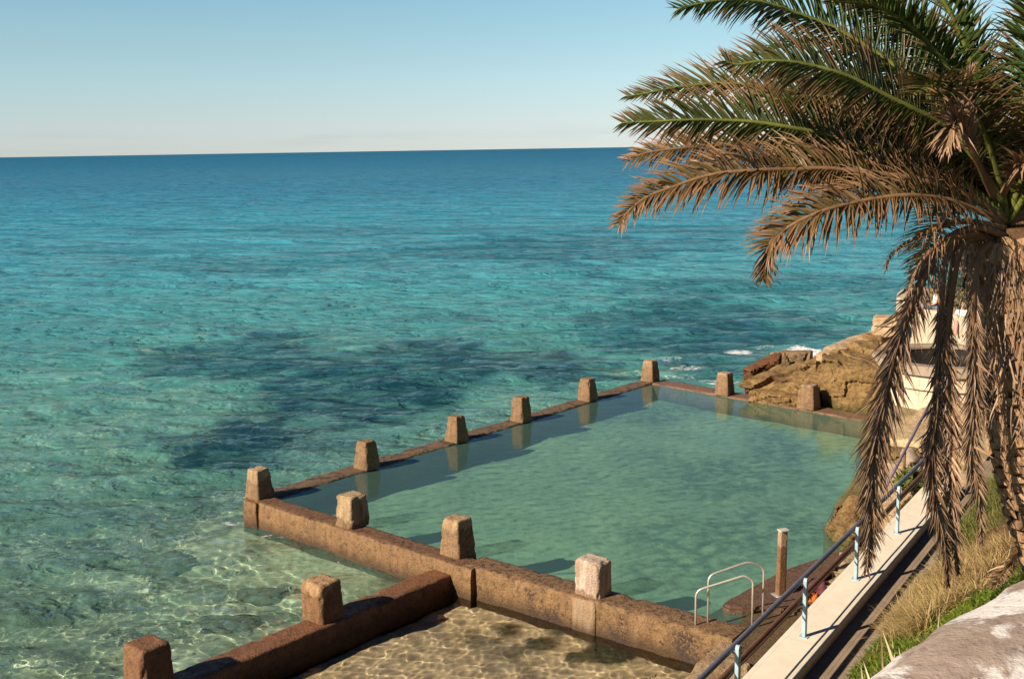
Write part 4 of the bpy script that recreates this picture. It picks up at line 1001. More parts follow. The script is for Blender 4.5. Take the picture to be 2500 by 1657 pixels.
n = NT('old_leaf_bases'); p = n.obj(); f = n.noise(p, 5, 5, .65); f2 = n.noise(n.map(p, (1, 1, .25)), 30, 3, .7); v = n.attr('v')
c = n.mix(n.ramp(f, [(.35, 0), (.65, 1)]), (.42, .235, .12), (.54, .34, .19)); c = n.mix(n.math('MULTIPLY', v, .55), c, (.19, .10, .05)); c = n.mix(n.ramp(f2, [(.40, .6), (.55, 0)]), c, (.08, .04, .02))
M_SCALE = n.done(n.pbsdf(c, .9, n.bump(f2, .7, .02), .15))
trunk = mesh_obj('trunk', Vv, Ff, M_BARK, palm, smooth=True)
# leaf bases in spirals: lower ones are short chipped stubs, the upper ones longer and ragged
Vv, Ff, AV = [], [], []; g = random.Random(3); cnt = 0
zc = 0.0
def tpos(u):
    x = u*(nt_-1); i = min(nt_-2, int(x)); return tpath[i].lerp(tpath[i+1], x-i), (tpath[i+1]-tpath[i]).normalized()
NS = 620
for k in range(NS):
    u = .04 + .90*k/NS; a = k*2.39996 + g.gauss(0, .05)
    p, t = tpos(u); out = Vector((math.cos(a), math.sin(a), 0)); out = (out - t*out.dot(t)).normalized(); lat = t.cross(out)
    if out.y > .75: continue
    r_ = trad(u)*.90; up_ = max(0, (u-.45)/.5)
    wd = g.uniform(.11, .17); ht = g.uniform(.14, .22)*(1+.7*up_); dep_ = g.uniform(.05, .10)*(1+.9*up_)*(1.2 if g.random() < .2 else 1)
    b = p + out*r_; i0 = len(Vv); v_ = g.random()
    tipd = (out*.75 + t*(.35+.5*up_) + lat*g.gauss(0, .12)).normalized()
    for (s_, h_, d_) in ((-1, -.5, 0), (1, -.5, 0), (1.0, .45, 0), (-1.0, .45, 0)): Vv.append(b + lat*wd*s_ + t*ht*h_ + out*d_)
    c = b + tipd*dep_; chip = g.uniform(.55, .95)
    for (s_, h_, d_) in ((-chip, -.32, g.uniform(-.02, .02)), (chip, -.32, g.uniform(-.02, .02)), (chip*.8, .30, g.uniform(-.03, .02)), (-chip*.8, .30, g.uniform(-.03, .02))): Vv.append(c + lat*wd*s_*.72 + t*ht*h_ + tipd*d_)
    Ff += [(i0, i0+1, i0+5, i0+4), (i0+1, i0+2, i0+6, i0+5), (i0+2, i0+3, i0+7, i0+6), (i0+3, i0, i0+4, i0+7), (i0+4, i0+5, i0+6, i0+7)]; AV += [v_]*8
sc_ = mesh_obj('leaf_bases', Vv, Ff, M_SCALE, palm); sc_['kind'] = 'stuff'
a = sc_.data.attributes.new('v', 'FLOAT', 'POINT'); a.data.foreach_set('value', np.array(AV, np.float32))
# grey-brown fibres and strips hanging round the upper trunk
Vv, Ff, AV, AT = [], [], [], []
for k in range(900):
    u = g.uniform(.50, .97); a = g.uniform(0, 6.283); p, t = tpos(u); out = Vector((math.cos(a), math.sin(a), 0))
    if out.y > .6: continue
    r_ = trad(u)+g.uniform(-.02, .12)*(1.3 if u > .75 else .8); q = p + out*r_; L = g.uniform(.15, .65); w_ = g.uniform(.006, .022); lat = out.cross(Vector((0, 0, 1)))
    d = (Vector((0, 0, -1)) + out*g.gauss(.25, .25) + lat*g.gauss(0, .25)).normalized(); i0 = len(Vv); v_ = g.random()
    for j in range(4):
        ww = w_*(1-j/3.4); Vv += [q-lat*ww, q+lat*ww]; AV += [v_]*2; AT += [j/3]*2; q = q + d*L/3; d = (d + Vector((0, 0, -.4)) + lat*g.gauss(0, .15)).normalized()
    for j in range(3): a_ = i0+j*2; Ff.append((a_, a_+1, a_+3, a_+2))
fb = mesh_obj('fibres', Vv, Ff, M_FD, palm); fb['kind'] = 'stuff'
for nm, arr in (('v', AV), ('t', AT)):
    at_ = fb.data.attributes.new(nm, 'FLOAT', 'POINT'); at_.data.foreach_set('value', np.array(arr, np.float32))

def FR(img, *args, **kw):
    """img: [(px, py, Y)] from base to tip."""
    return frond(palm, [atY(*q) for q in img], *args, **kw)
cx, cy = 2452, 520
# the leaves that reach out over the sea, top to bottom
FR([(cx, 480, 14.6), (2367, 359, 14.7), (2261, 228, 14.9), (2160, 144, 15.1), (2050, 76, 15.2), (1948, 34, 15.2), (1851, 4, 15.1), (1760, 2, 15.0), (1690, 14, 14.9), (1655, 24, 14.9)], M_FG, M_RACH, L0=0.87, n_pair=163, droop=.35, vee=18, seed=1, up=Vector((.0,-.80,.60)), start=.16)
FR([(cx, 500, 14.4), (2380, 395, 14.2), (2300, 305, 14.1), (2240, 272, 14.0), (2155, 230, 13.9), (2070, 187, 13.8), (1986, 162, 13.75), (1915, 150, 13.7), (1855, 150, 13.7), (1800, 158, 13.7), (1772, 150, 13.7)], M_FG2, M_RACH, L0=0.82, n_pair=171, droop=.40, vee=15, seed=2, up=Vector((.0,-.85,.53)), start=.15)
FR([(cx, 510, 14.8), (2330, 400, 15.2), (2210, 315, 15.5), (2050, 262, 15.7), (1900, 220, 15.8), (1805, 207, 15.8), (1737, 205, 15.8), (1669, 212, 15.8), (1600, 224, 15.7), (1560, 232, 15.7), (1530, 236, 15.7)], M_FG2, M_RACH, L0=0.73, n_pair=171, droop=.30, vee=24, seed=3, up=Vector((.0,-.70,.72)), start=.16)
FR([(cx, 530, 14.5), (2360, 450, 14.5), (2220, 382, 14.5), (2113, 359, 14.5), (2007, 328, 14.5), (1923, 311, 14.4), (1838, 298, 14.4), (1754, 294, 14.4), (1669, 294, 14.3), (1600, 297, 14.3), (1545, 299, 14.3), (1520, 301, 14.3)], M_FG2, M_RACH, L0=0.82, n_pair=187, droop=.30, vee=20, seed=4, up=Vector((.0,-.85,.53)), start=.14)
FR([(cx, 535, 14.8), (2360, 470, 15.0), (2220, 410, 15.2), (2050, 365, 15.4), (1900, 352, 15.4), (1755, 356, 15.3), (1669, 362, 15.2), (1585, 372, 15.2), (1535, 390, 15.2)], M_FB, M_RACHB, L0=0.72, n_pair=156, droop=.55, vee=6, seed=5, up=Vector((.0,-.80,.6)), start=.15, jit=1.4)
FR([(cx, 540, 14.4), (2390, 492, 14.3), (2260, 444, 14.1), (2134, 423, 14.0), (2007, 412, 13.9), (1923, 414, 13.9), (1838, 417, 13.8), (1754, 424, 13.8), (1690, 440, 13.8), (1640, 458, 13.8), (1585, 478, 13.8), (1540, 510, 13.8), (1512, 545, 13.8)], M_FB, M_RACHB, L0=0.68, n_pair=195, droop=.75, vee=22, seed=6, up=Vector((.05,-.80,.6)), start=.13, jit=1.5)
FR([(cx, 560, 14.4), (2420, 530, 14.2), (2367, 507, 14.0), (2303, 486, 13.8), (2219, 478, 13.6), (2134, 486, 13.5), (2071, 499, 13.4), (2007, 516, 13.3), (1957, 537, 13.3), (1906, 567, 13.3), (1876, 600, 13.3), (1868, 640, 13.3), (1862, 680, 13.3)], M_FB, M_RACHB, L0=0.66, n_pair=178, droop=.85, vee=24, seed=7, up=Vector((.1,-.75,.66)), start=.15, jit=1.6, missing=.06)
FR([(cx, 515, 15.2), (2350, 430, 16.0), (2240, 360, 16.6), (2130, 320, 17.0), (2020, 310, 17.3), (1930, 330, 17.4)], M_FG2, M_RACH, L0=0.72, n_pair=140, droop=.4, vee=18, seed=8, up=Vector((0,-.8,.6)), start=.15, jit=1.3)
FR([(cx, 520, 15.2), (2370, 455, 15.9), (2250, 415, 16.5), (2140, 400, 16.9), (2050, 410, 17.1), (1980, 440, 17.1)], M_FB, M_RACHB, L0=0.66, n_pair=132, droop=.6, vee=15, seed=9, up=Vector((0,-.8,.6)), start=.15, jit=1.5)
FR([(cx, 500, 14.9), (2380, 415, 15.1), (2290, 340, 15.2), (2190, 285, 15.3), (2080, 245, 15.3), (1980, 235, 15.3), (1880, 245, 15.3), (1800, 262, 15.3)], M_FG2, M_RACH, L0=.80, n_pair=150, droop=.4, vee=18, seed=14, start=.15, up=Vector((0, -.8, .6)), jit=1.3)
FR([(cx, 525, 14.9), (2370, 455, 15.0), (2270, 415, 15.1), (2160, 392, 15.1), (2050, 385, 15.1), (1950, 392, 15.1), (1880, 405, 15.1)], M_FB, M_RACHB, L0=.78, n_pair=140, droop=.7, vee=14, seed=15, start=.15, up=Vector((0, -.8, .6)), jit=1.5)
FR([(cx, 470, 15.0), (2400, 330, 15.3), (2330, 210, 15.5), (2250, 110, 15.6), (2170, 40, 15.7), (2090, -10, 15.7), (2000, -40, 15.7)], M_FG, M_RACH, L0=.82, n_pair=150, droop=.35, vee=18, seed=16, start=.15, up=Vector((0, -.8, .6)))
# upright and arching leaves of the head, many of them leaving the picture
g = random.Random(11)
for k, (az, el, ln, mt) in enumerate(((150, 62, 4.6, 0), (120, 68, 4.8, 0), (200, 66, 4.4, 0), (95, 55, 4.8, 0), (60, 60, 4.8, 0), (20, 62, 4.6, 0), (-20, 60, 4.6, 0), (250, 72, 4.2, 0), (300, 66, 4.4, 0), (340, 45, 4.6, 1), (70, 35, 4.6, 1), (110, 32, 4.4, 1), (30, 38, 4.6, 1), (0, 25, 4.2, 1), (225, 58, 3.6, 1), (280, 48, 3.6, 1), (320, 30, 3.8, 2), (90, 15, 4.0, 2), (45, 10, 4.0, 2), (350, 5, 3.6, 2), (135, 44, 4.4, 1), (160, 80, 4.4, 0), (45, 80, 4.4, 0), (190, 76, 4.6, 0), (265, 60, 3.4, 1))):
    a_ = R(az + g.gauss(0, 5)); q = Vector(CR); d = Vector((math.cos(a_)*math.cos(R(el)), math.sin(a_)*math.cos(R(el)), math.sin(R(el)))); pts = [q]
    for j in range(7):
        q = q + d*(ln/7); pts.append(q); d = (d + Vector((0, 0, -.16 - .03*j)) ).normalized()
    frond(palm, pts, (M_FG, M_FG2, M_FB)[mt], (M_RACH, M_RACH, M_RACHB)[mt], L0=.70, n_pair=120, droop=.4, vee=26, seed=100+k, start=.13, jit=1.3)
# short dead leaves seen end-on near the heart
FR([(2425, 470, 14.1), (2370, 360, 13.6), (2345, 290, 13.3), (2352, 230, 13.2), (2375, 170, 13.2)], M_FD, M_RACHB, L0=.42, n_pair=60, droop=.3, vee=40, sweep=28, seed=51, start=.35, jit=2)
FR([(2425, 480, 14.0), (2380, 380, 13.4), (2340, 300, 13.1), (2322, 320, 12.9), (2312, 360, 12.8)], M_FD, M_RACHB, L0=.50, n_pair=55, droop=.8, vee=30, sweep=35, seed=52, start=.45, jit=2)
FR([(2450, 470, 14.0), (2480, 420, 13.5), (2510, 400, 13.2), (2540, 430, 13.0)], M_FD, M_RACHB, L0=.5, n_pair=50, droop=.9, vee=20, sweep=40, seed=53, start=.3, jit=2)
# dead fronds hanging down
hang = dict(L0=.58, droop=.7, vee=22, sweep=44, width=.044, jit=1.9)
FR([(2440, 590, 14.4), (2370, 570, 14.1), (2302, 600, 13.9), (2247, 692, 13.8), (2219, 759, 13.75), (2192, 830, 13.7), (2177, 887, 13.7), (2165, 950, 13.7), (2150, 1010, 13.7), (2138, 1062, 13.7), (2129, 1150, 13.7), (2123, 1233, 13.7), (2124, 1300, 13.7), (2115, 1390, 13.7)], M_FD, M_RACHB, n_pair=210, start=.20, seed=61, name='dead_frond', up=Vector((.25, -1, .2)), rr=.06, **hang)
FR([(2440, 590, 14.5), (2385, 570, 14.3), (2330, 590, 14.2), (2303, 660, 14.1), (2296, 760, 14.1), (2291, 870, 14.1), (2285, 1000, 14.1), (2272, 1100, 14.05), (2276, 1200, 14.0), (2292, 1280, 14.0), (2308, 1360, 14.0), (2313, 1425, 14.0)], M_FD, M_RACHB, n_pair=210, start=.30, seed=62, name='dead_frond', up=Vector((.3, -1, .2)), rr=.06, **dict(hang, L0=0.4, sweep=36))
FR([(2445, 590, 14.5), (2400, 575, 14.3), (2345, 600, 14.2), (2324, 690, 14.15), (2313, 800, 14.1), (2311, 900, 14.1), (2320, 1046, 14.1), (2319, 1140, 14.1), (2325, 1252, 14.1), (2332, 1328, 14.1), (2340, 1396, 14.1)], M_FD, M_RACHB, n_pair=200, start=.34, seed=63, name='dead_frond', up=Vector((-.3, -1, .2)), rr=.075, **dict(hang, L0=0.34, sweep=36))
FR([(2450, 600, 14.4), (2405, 600, 14.1), (2378, 664, 14.0), (2374, 760, 13.95), (2375, 880, 13.95), (2374, 1000, 13.95), (2368, 1100, 13.95), (2383, 1176, 13.95), (2392, 1252, 13.95), (2396, 1325, 13.95)], M_FD, M_RACHB, n_pair=180, start=.26, seed=64, name='dead_frond', up=Vector((.1, -1, .2)), rr=.06, **dict(hang, L0=0.34, sweep=36))
FR([(2450, 560, 14.3), (2400, 545, 14.0), (2345, 541, 13.8), (2282, 560, 13.6), (2219, 590, 13.5), (2178, 621, 13.5), (2160, 665, 13.5)], M_FD, M_RACHB, n_pair=50, start=.3, seed=66, name='dead_frond', L0=.34, droop=1.3, vee=0, sweep=38, width=.02, jit=2, missing=.3)
FR([(2450, 575, 14.2), (2390, 555, 13.9), (2330, 570, 13.7), (2270, 615, 13.5), (2235, 665, 13.5), (2215, 720, 13.5)], M_FD, M_RACHB, n_pair=50, start=.3, seed=67, name='dead_frond', L0=.36, droop=1.3, vee=0, sweep=38, width=.02, jit=2, missing=.3)

tight = dict(L0=.34, droop=.5, vee=30, sweep=13, width=.034, jit=1.1)
FR([(2440, 590, 14.5), (2385, 570, 14.3), (2330, 590, 14.2), (2303, 660, 14.1), (2296, 760, 14.1), (2291, 870, 14.1), (2285, 1000, 14.1), (2274, 1100, 14.05), (2278, 1200, 14.0), (2294, 1280, 14.0), (2322, 1400, 14.0)], M_FD, M_RACHB, n_pair=170, start=.30, seed=72, name='dead_frond', up=Vector((.9, -.5, .2)), rr=.05, **tight)
FR([(2445, 590, 14.5), (2400, 575, 14.3), (2345, 600, 14.2), (2326, 690, 14.15), (2315, 800, 14.1), (2313, 900, 14.1), (2322, 1046, 14.1), (2321, 1140, 14.1), (2327, 1252, 14.1), (2344, 1380, 14.1)], M_FD, M_RACHB, n_pair=170, start=.30, seed=73, name='dead_frond', up=Vector((.9, .5, .2)), rr=.05, **tight)
FR([(2450, 600, 14.4), (2405, 600, 14.1), (2382, 664, 14.0), (2379, 760, 13.95), (2380, 880, 13.95), (2378, 1000, 13.95), (2374, 1120, 13.95)], M_FD, M_RACHB, n_pair=120, start=.30, seed=74, name='dead_frond', up=Vector((.9, .5, .2)), rr=.05, **tight)
# ------------------------------------------------------------------ plants on the bank
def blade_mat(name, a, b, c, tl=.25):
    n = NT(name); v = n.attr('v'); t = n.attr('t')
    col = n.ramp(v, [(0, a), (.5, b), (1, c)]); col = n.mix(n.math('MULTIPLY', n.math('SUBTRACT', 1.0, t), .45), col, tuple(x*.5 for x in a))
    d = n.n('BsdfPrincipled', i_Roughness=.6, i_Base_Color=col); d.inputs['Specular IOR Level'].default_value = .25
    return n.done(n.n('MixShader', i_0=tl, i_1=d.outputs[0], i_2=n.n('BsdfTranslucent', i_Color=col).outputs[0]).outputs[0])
def blades(name, S, T, ht, wd, lean, spread, mat, label, cat, seed, zoff=0.0, bend=.9, kind='stuff', segs=4, tuft=0, tr=.10):
    g = np.random.default_rng(seed); hs = 1.0
    if tuft:                                              # gather the blades into tufts that splay outwards
        nt2 = max(1, len(S)//tuft); ci = g.integers(0, nt2, len(S)); ox, oy = g.normal(0, tr, len(S)), g.normal(0, tr, len(S))
        S, T = S[ci]+ox, T[ci]+oy; k_ = S > 1.26; S, T, ox, oy, ci = S[k_], T[k_], ox[k_], oy[k_], ci[k_]
        hs = g.uniform(.55, 1.25, nt2)[ci]; cv = g.uniform(-.25, .25, nt2)[ci]; la = g.normal(0, .25, nt2)[ci]
    N = len(S)
    bx = L1.x + PN.x*S + PD.x*T; by = L1.y + PN.y*S + PD.y*T; bz = np.where(S > 1.28, bank_z(S, T), ZP) + zoff
    h = ht*hs*g.uniform(.6, 1.2, N); w = wd*g.uniform(.6, 1.3, N)
    sp1 = (PN.x*ox + PD.x*oy)/tr*.45 + la if tuft else 0; sp2 = (PN.y*ox + PD.y*oy)/tr*.45 if tuft else 0
    d = np.stack([g.normal(0, spread, N)+lean[0]+sp1, g.normal(0, spread, N)+lean[1]+sp2, np.ones(N)], -1); d /= np.linalg.norm(d, axis=1)[:, None]
    yaw = g.uniform(0, 6.283, N); lat = np.stack([np.cos(yaw), np.sin(yaw), np.zeros(N)], -1)
    P_ = np.stack([bx, by, bz], -1); V_ = np.zeros((N, segs+1, 2, 3)); dd = d.copy(); q = P_.copy(); bd = g.uniform(.2, 1, N)*bend
    for k in range(segs+1):
        ww = (w*(1-(k/segs)**1.6)*.5 + .0008)[:, None]; V_[:, k, 0] = q-lat*ww; V_[:, k, 1] = q+lat*ww
        q = q + dd*(h/segs)[:, None]; dd = dd + np.stack([d[:, 0]*bd*.5, d[:, 1]*bd*.5, -bd*.42], -1); dd /= np.linalg.norm(dd, axis=1)[:, None]
    co = V_.reshape(-1, 3); b0 = np.arange(N)*(segs+1)*2; F = []
    for k in range(segs): F.append(np.stack([b0+2*k, b0+2*k+1, b0+2*k+3, b0+2*k+2], -1))
    q = np.concatenate(F); me = bpy.data.meshes.new(name); me.vertices.add(len(co)); me.vertices.foreach_set('co', co.ravel().astype(np.float32))
    me.loops.add(q.size); me.loops.foreach_set('vertex_index', q.ravel().astype(np.int32)); me.polygons.add(len(q)); me.polygons.foreach_set('loop_start', np.arange(0, q.size, 4, dtype=np.int32))
    me.update(calc_edges=True)
    for nm, arr in (('v', np.repeat(np.clip(g.uniform(0, 1, N) + (cv if tuft else 0), 0, 1), (segs+1)*2)), ('t', np.tile(np.repeat(np.linspace(0, 1, segs+1), 2), N))):
        a = me.attributes.new(nm, 'FLOAT', 'POINT'); a.data.foreach_set('value', arr.astype(np.float32))
    o = link_mesh(name, me, mat); tag(o, label, cat, None, kind); return o
g = np.random.default_rng(5)
def scatter(n_, s0, s1, t0, t1, test):
    S = g.uniform(s0, s1, n_); T = g.uniform(t0, t1, n_); k = test(S, T); return S[k], T[k]
nzb = lambda S, T, sc=.9, sd_=3: val_noise(S, T, sc, sd_, 4)
down = tuple(-PN*.55)
straw_in = lambda S, T: (np.hypot((S-2.15)/.80, (T-3.7)/2.1) + (nzb(S, T)-.5)*.9 < .92)
S, T = scatter(24000, 1.5, 3.4, .8, 7.0, straw_in)
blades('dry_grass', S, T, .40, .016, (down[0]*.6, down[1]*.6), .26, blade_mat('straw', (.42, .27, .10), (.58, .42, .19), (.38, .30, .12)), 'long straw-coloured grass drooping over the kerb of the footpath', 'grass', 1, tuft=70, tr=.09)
S, T = scatter(15000, 1.9, 4.4, 2.6, 8.0, lambda S, T: (np.hypot((S-3.0)/1.1, (T-5.2)/2.2) + (nzb(S, T, 1.2, 9)-.5)*.9 < .95))
blades('dead_brush', S, T, .42, .014, (down[0]*.5, down[1]*.5), .8, blade_mat('brown_brush', (.17, .085, .04), (.30, .17, .085), (.40, .26, .13)), 'tangled brown dead brush round the foot of the palm', 'brush', 2, bend=1.4, tuft=40, tr=.12)
green_in = lambda S, T: (~straw_in(S, T)) & (nzb(S, T, .7, 21) > .30)
S, T = scatter(60000, 1.3, 5.2, -6.0, 4.6, lambda S, T: green_in(S, T) & (T < 2.9 + (nzb(S, T, .8, 23)-.5)*2 - np.clip(1.9-S, 0, 1)*.8))
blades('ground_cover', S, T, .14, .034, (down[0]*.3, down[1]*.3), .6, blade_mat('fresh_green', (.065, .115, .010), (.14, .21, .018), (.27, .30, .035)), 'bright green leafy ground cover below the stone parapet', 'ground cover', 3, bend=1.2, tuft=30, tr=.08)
S, T = scatter(34000, .95, 4.5, 6.3, 19.0, lambda S, T: (S > 1.45 - np.clip((T-8.0)/2.0, 0, .42)) & (nzb(S, T, .7, 33) > .36))
blades('bank_grass', S, T, .36, .018, (down[0]*.5, down[1]*.5), .3, blade_mat('bank_green', (.075, .10, .015), (.14, .17, .03), (.34, .27, .09)), 'mixed green and straw grass on the bank behind the hanging fronds', 'grass', 4, tuft=40, tr=.09)
S, T = scatter(26000, 1.3, 5.0, -6.0, 6.5, lambda S, T: (nzb(S, T, .9, 41) > .52))
blades('bank_grass', S, T, .28, .013, (down[0]*.5, down[1]*.5), .35, blade_mat('olive_green', (.09, .10, .02), (.20, .18, .05), (.42, .32, .12)), 'thin olive grass standing among the bright ground cover', 'grass', 5, tuft=22, tr=.09)

# pale dead leaves standing at the bottom of the bank view
def tall_blade(base, top, wd, mat, parent, seed):
    ps = bez([base, base.lerp(top, .5) + Vector((noise.noise(Vector((seed, 1, 0)))*.06, 0, .02)), top], 8); Vv, Ff = [], []
    lat = (top-base).cross(Vector((.3, 1, .2))).normalized(); n2 = len(ps)
    for i, p in enumerate(ps):
        u = i/(n2-1); w_ = wd*(.75+.6*u if u < .45 else 1.02*(1-u)/.55 + .02)
        Vv += [p-lat*w_*.5, p+Vector((.0, .3, -.1))*w_*.6, p+lat*w_*.5]
    for i in range(n2-1): a = i*3; Ff += [(a, a+1, a+4, a+3), (a+1, a+2, a+5, a+4)]
    o = mesh_obj('leaf', Vv, Ff, mat, parent, smooth=True)
    for nm, f_ in (('v', lambda i: (seed*.37) % 1), ('t', lambda i: .6+.4*(i//3)/(n2-1))):
        a = o.data.attributes.new(nm, 'FLOAT', 'POINT'); a.data.foreach_set('value', [f_(i) for i in range(len(Vv))])
    return o
M_PALE = blade_mat('pale_leaf', (.46, .36, .20), (.60, .50, .32), (.40, .36, .20), .15); M_STALK = blade_mat('dark_stalk', (.09, .05, .03), (.16, .09, .05), (.26, .17, .09), .1)
Yp = 9.2; sp = empty('spiky_plant', atY(2210, 1700, Yp)); tag(sp, 'clump of pale dead spiky leaves standing up in front of the green ground cover', 'spiky plant')
for k, (b, t_, wd, m) in enumerate((((2205, 1700), (2153, 1534), .030, M_PALE), ((2157, 1720), (2150, 1522), .022, M_STALK), ((2190, 1700), (2177, 1548), .018, M_PALE), ((2215, 1700), (2193, 1576), .028, M_PALE), ((2237, 1680), (2220, 1575), .055, M_PALE), ((2236, 1665), (2244, 1588), .050, M_PALE),
      ((2270, 1650), (2255, 1582), .030, M_PALE), ((2165, 1710), (2153, 1610), .025, M_PALE), ((2135, 1710), (2107, 1612), .022, M_PALE), ((2110, 1720), (2101, 1616), .022, M_PALE), ((2225, 1690), (2207, 1600), .020, M_PALE), ((2180, 1690), (2163, 1612), .018, M_PALE), ((2120, 1700), (2142, 1625), .018, M_STALK))):
    tall_blade(atY(*b, Yp + .25*math.sin(k*2.1)), atY(*t_, Yp + .2 + .25*math.sin(k*1.3)), wd, m, sp, k+1)
Yq = 11.2; st_ = tall_blade(atY(2285, 1590, Yq), atY(2295, 1474, Yq), .016, M_PALE, None, 5); st_.name = 'dry_stalk'; tag(recentre(st_), 'single thin dry stalk standing above the green ground cover beside the parapet', 'stalk')
fr = frond(None, [bank_pt(2560, 1380)+Vector((0, 0, .45)), bank_pt(2500, 1395)+Vector((0, 0, .40)), bank_pt(2455, 1420)+Vector((0, 0, .22)), bank_pt(2425, 1450)+Vector((0, 0, .1))], M_FD, M_RACHB, L0=.4, n_pair=50, droop=1.0, vee=10, sweep=40, seed=77, start=.1, jit=2, name='fallen_frond')
tag(fr, 'brown fallen palm frond lying in the brush at the foot of the palm', 'palm frond')

# ------------------------------------------------------------------ stone parapet by the camera and the promenade
ZPar = 8.02
p0 = at(2072, 1657, ZPar); p1 = at(2500, 1392, ZPar); pd = (p1-p0).normalized(); pn = Vector((pd.y, -pd.x, 0))
prof = [(-.02, 6.2), (.0, ZPar-.20), (.015, ZPar-.10), (.05, ZPar-.03), (.11, ZPar+.012), (.20, ZPar+.035), (.30, ZPar+.045), (.42, ZPar+.03), (.50, ZPar-.02), (.54, ZPar-.12), (.55, 6.9)]
Vv, Ff = [], []; m = len(prof); n_ = 130
for i in range(n_+1):
    for (s, z) in prof:
        p = p0 + pd*(-2.6 + 7.0*i/n_) + pn*(s-.064); p.z = z
        p += Vector((noise.noise(p*4), noise.noise(p*4+Vector((5, 0, 0))), noise.noise(p*5+Vector((0, 7, 0)))))*.012 + Vector((0, 0, .012*noise.noise(p*14)))
        Vv.append(p)
for i in range(n_):
    for k in range(m-1): Ff.append((i*m+k, (i+1)*m+k, (i+1)*m+k+1, i*m+k+1))
n = NT('lichen_stone'); p = n.obj()
a = n.noise(n.map(p, (1, 1, 1)), 3.4, 6, .62, .6); b = n.noise(p, 26, 4, .7); d = n.noise(p, 9, 4, .6)
c = n.mix(n.ramp(d, [(.35, 0), (.65, 1)]), (.27, .20, .155), (.37, .285, .23))
c = n.mix(n.ramp(a, [(.49, 0), (.545, 1)]), c, n.mix(d, (.80, .74, .68), (.62, .55, .50)))
c = n.mix(n.ramp(b, [(.32, .6), (.44, 0)]), c, (.16, .11, .09))
stp = recentre(mesh_obj('stone_parapet', Vv, Ff, n.done(n.pbsdf(c, .95, n.bump(n.math('ADD', b, d), .6, .012), .15)), smooth=True)); tag(stp, 'weathered stone parapet with white lichen patches, close by and out of focus', 'parapet')
q = [p0 - pd*2.6 + pn*.56, p0 + pd*4.4 + pn*.56, p0 + pd*4.4 + pn*6, p0 - pd*2.6 + pn*6]
slab('promenade', [(v.x, v.y) for v in q], 7.2, 1.2, plain('promenade_concrete', (.36, .28, .21), .9, .3, 3), kind='structure', bev=0)
# retaining face between the bank and the promenade
bpy.context.view_layer.update()

# ------------------------------------------------------------------ people on the lookout
def skin_body(name, joints, bones, mat, parent, sub=1):
    """joints: {name: (pos, radius)}; grown with a Skin modifier and baked to one mesh."""
    me = bpy.data.meshes.new(name); ks = list(joints); bm = bmesh.new(); vs_ = {k: bm.verts.new(joints[k][0]) for k in ks}
    for a, b in bones: bm.edges.new((vs_[a], vs_[b]))
    bm.to_mesh(me); bm.free(); o = bpy.data.objects.new(name, me); COL.objects.link(o)
    md = o.modifiers.new('k', 'SKIN'); md.use_smooth_shade = True
    if not me.skin_vertices: 
        bpy.context.view_layer.objects.active = o; bpy.ops.mesh.customdata_skin_add()
    for k, sv in zip(ks, me.skin_vertices[0].data): r_ = joints[k][1]; sv.radius = (r_, r_) if not isinstance(r_, tuple) else r_; sv.use_root = (k == ks[0])
    s2 = o.modifiers.new('s', 'SUBSURF'); s2.levels = sub; s2.render_levels = sub
    dg = bpy.context.evaluated_depsgraph_get(); dg.update(); nm = bpy.data.meshes.new_from_object(o.evaluated_get(dg)); o.modifiers.clear(); o.data = nm; nm.materials.clear(); nm.materials.append(mat)
    nm.polygons.foreach_set('use_smooth', [True]*len(nm.polygons))
    o.parent = parent; return o
M_SKIN = plain('skin', (.50, .26, .155), .55, .1, 8); M_SKIN2 = plain('fair_skin', (.56, .32, .21), .55, .1, 8)  # the second material is a slightly lighter skin tone
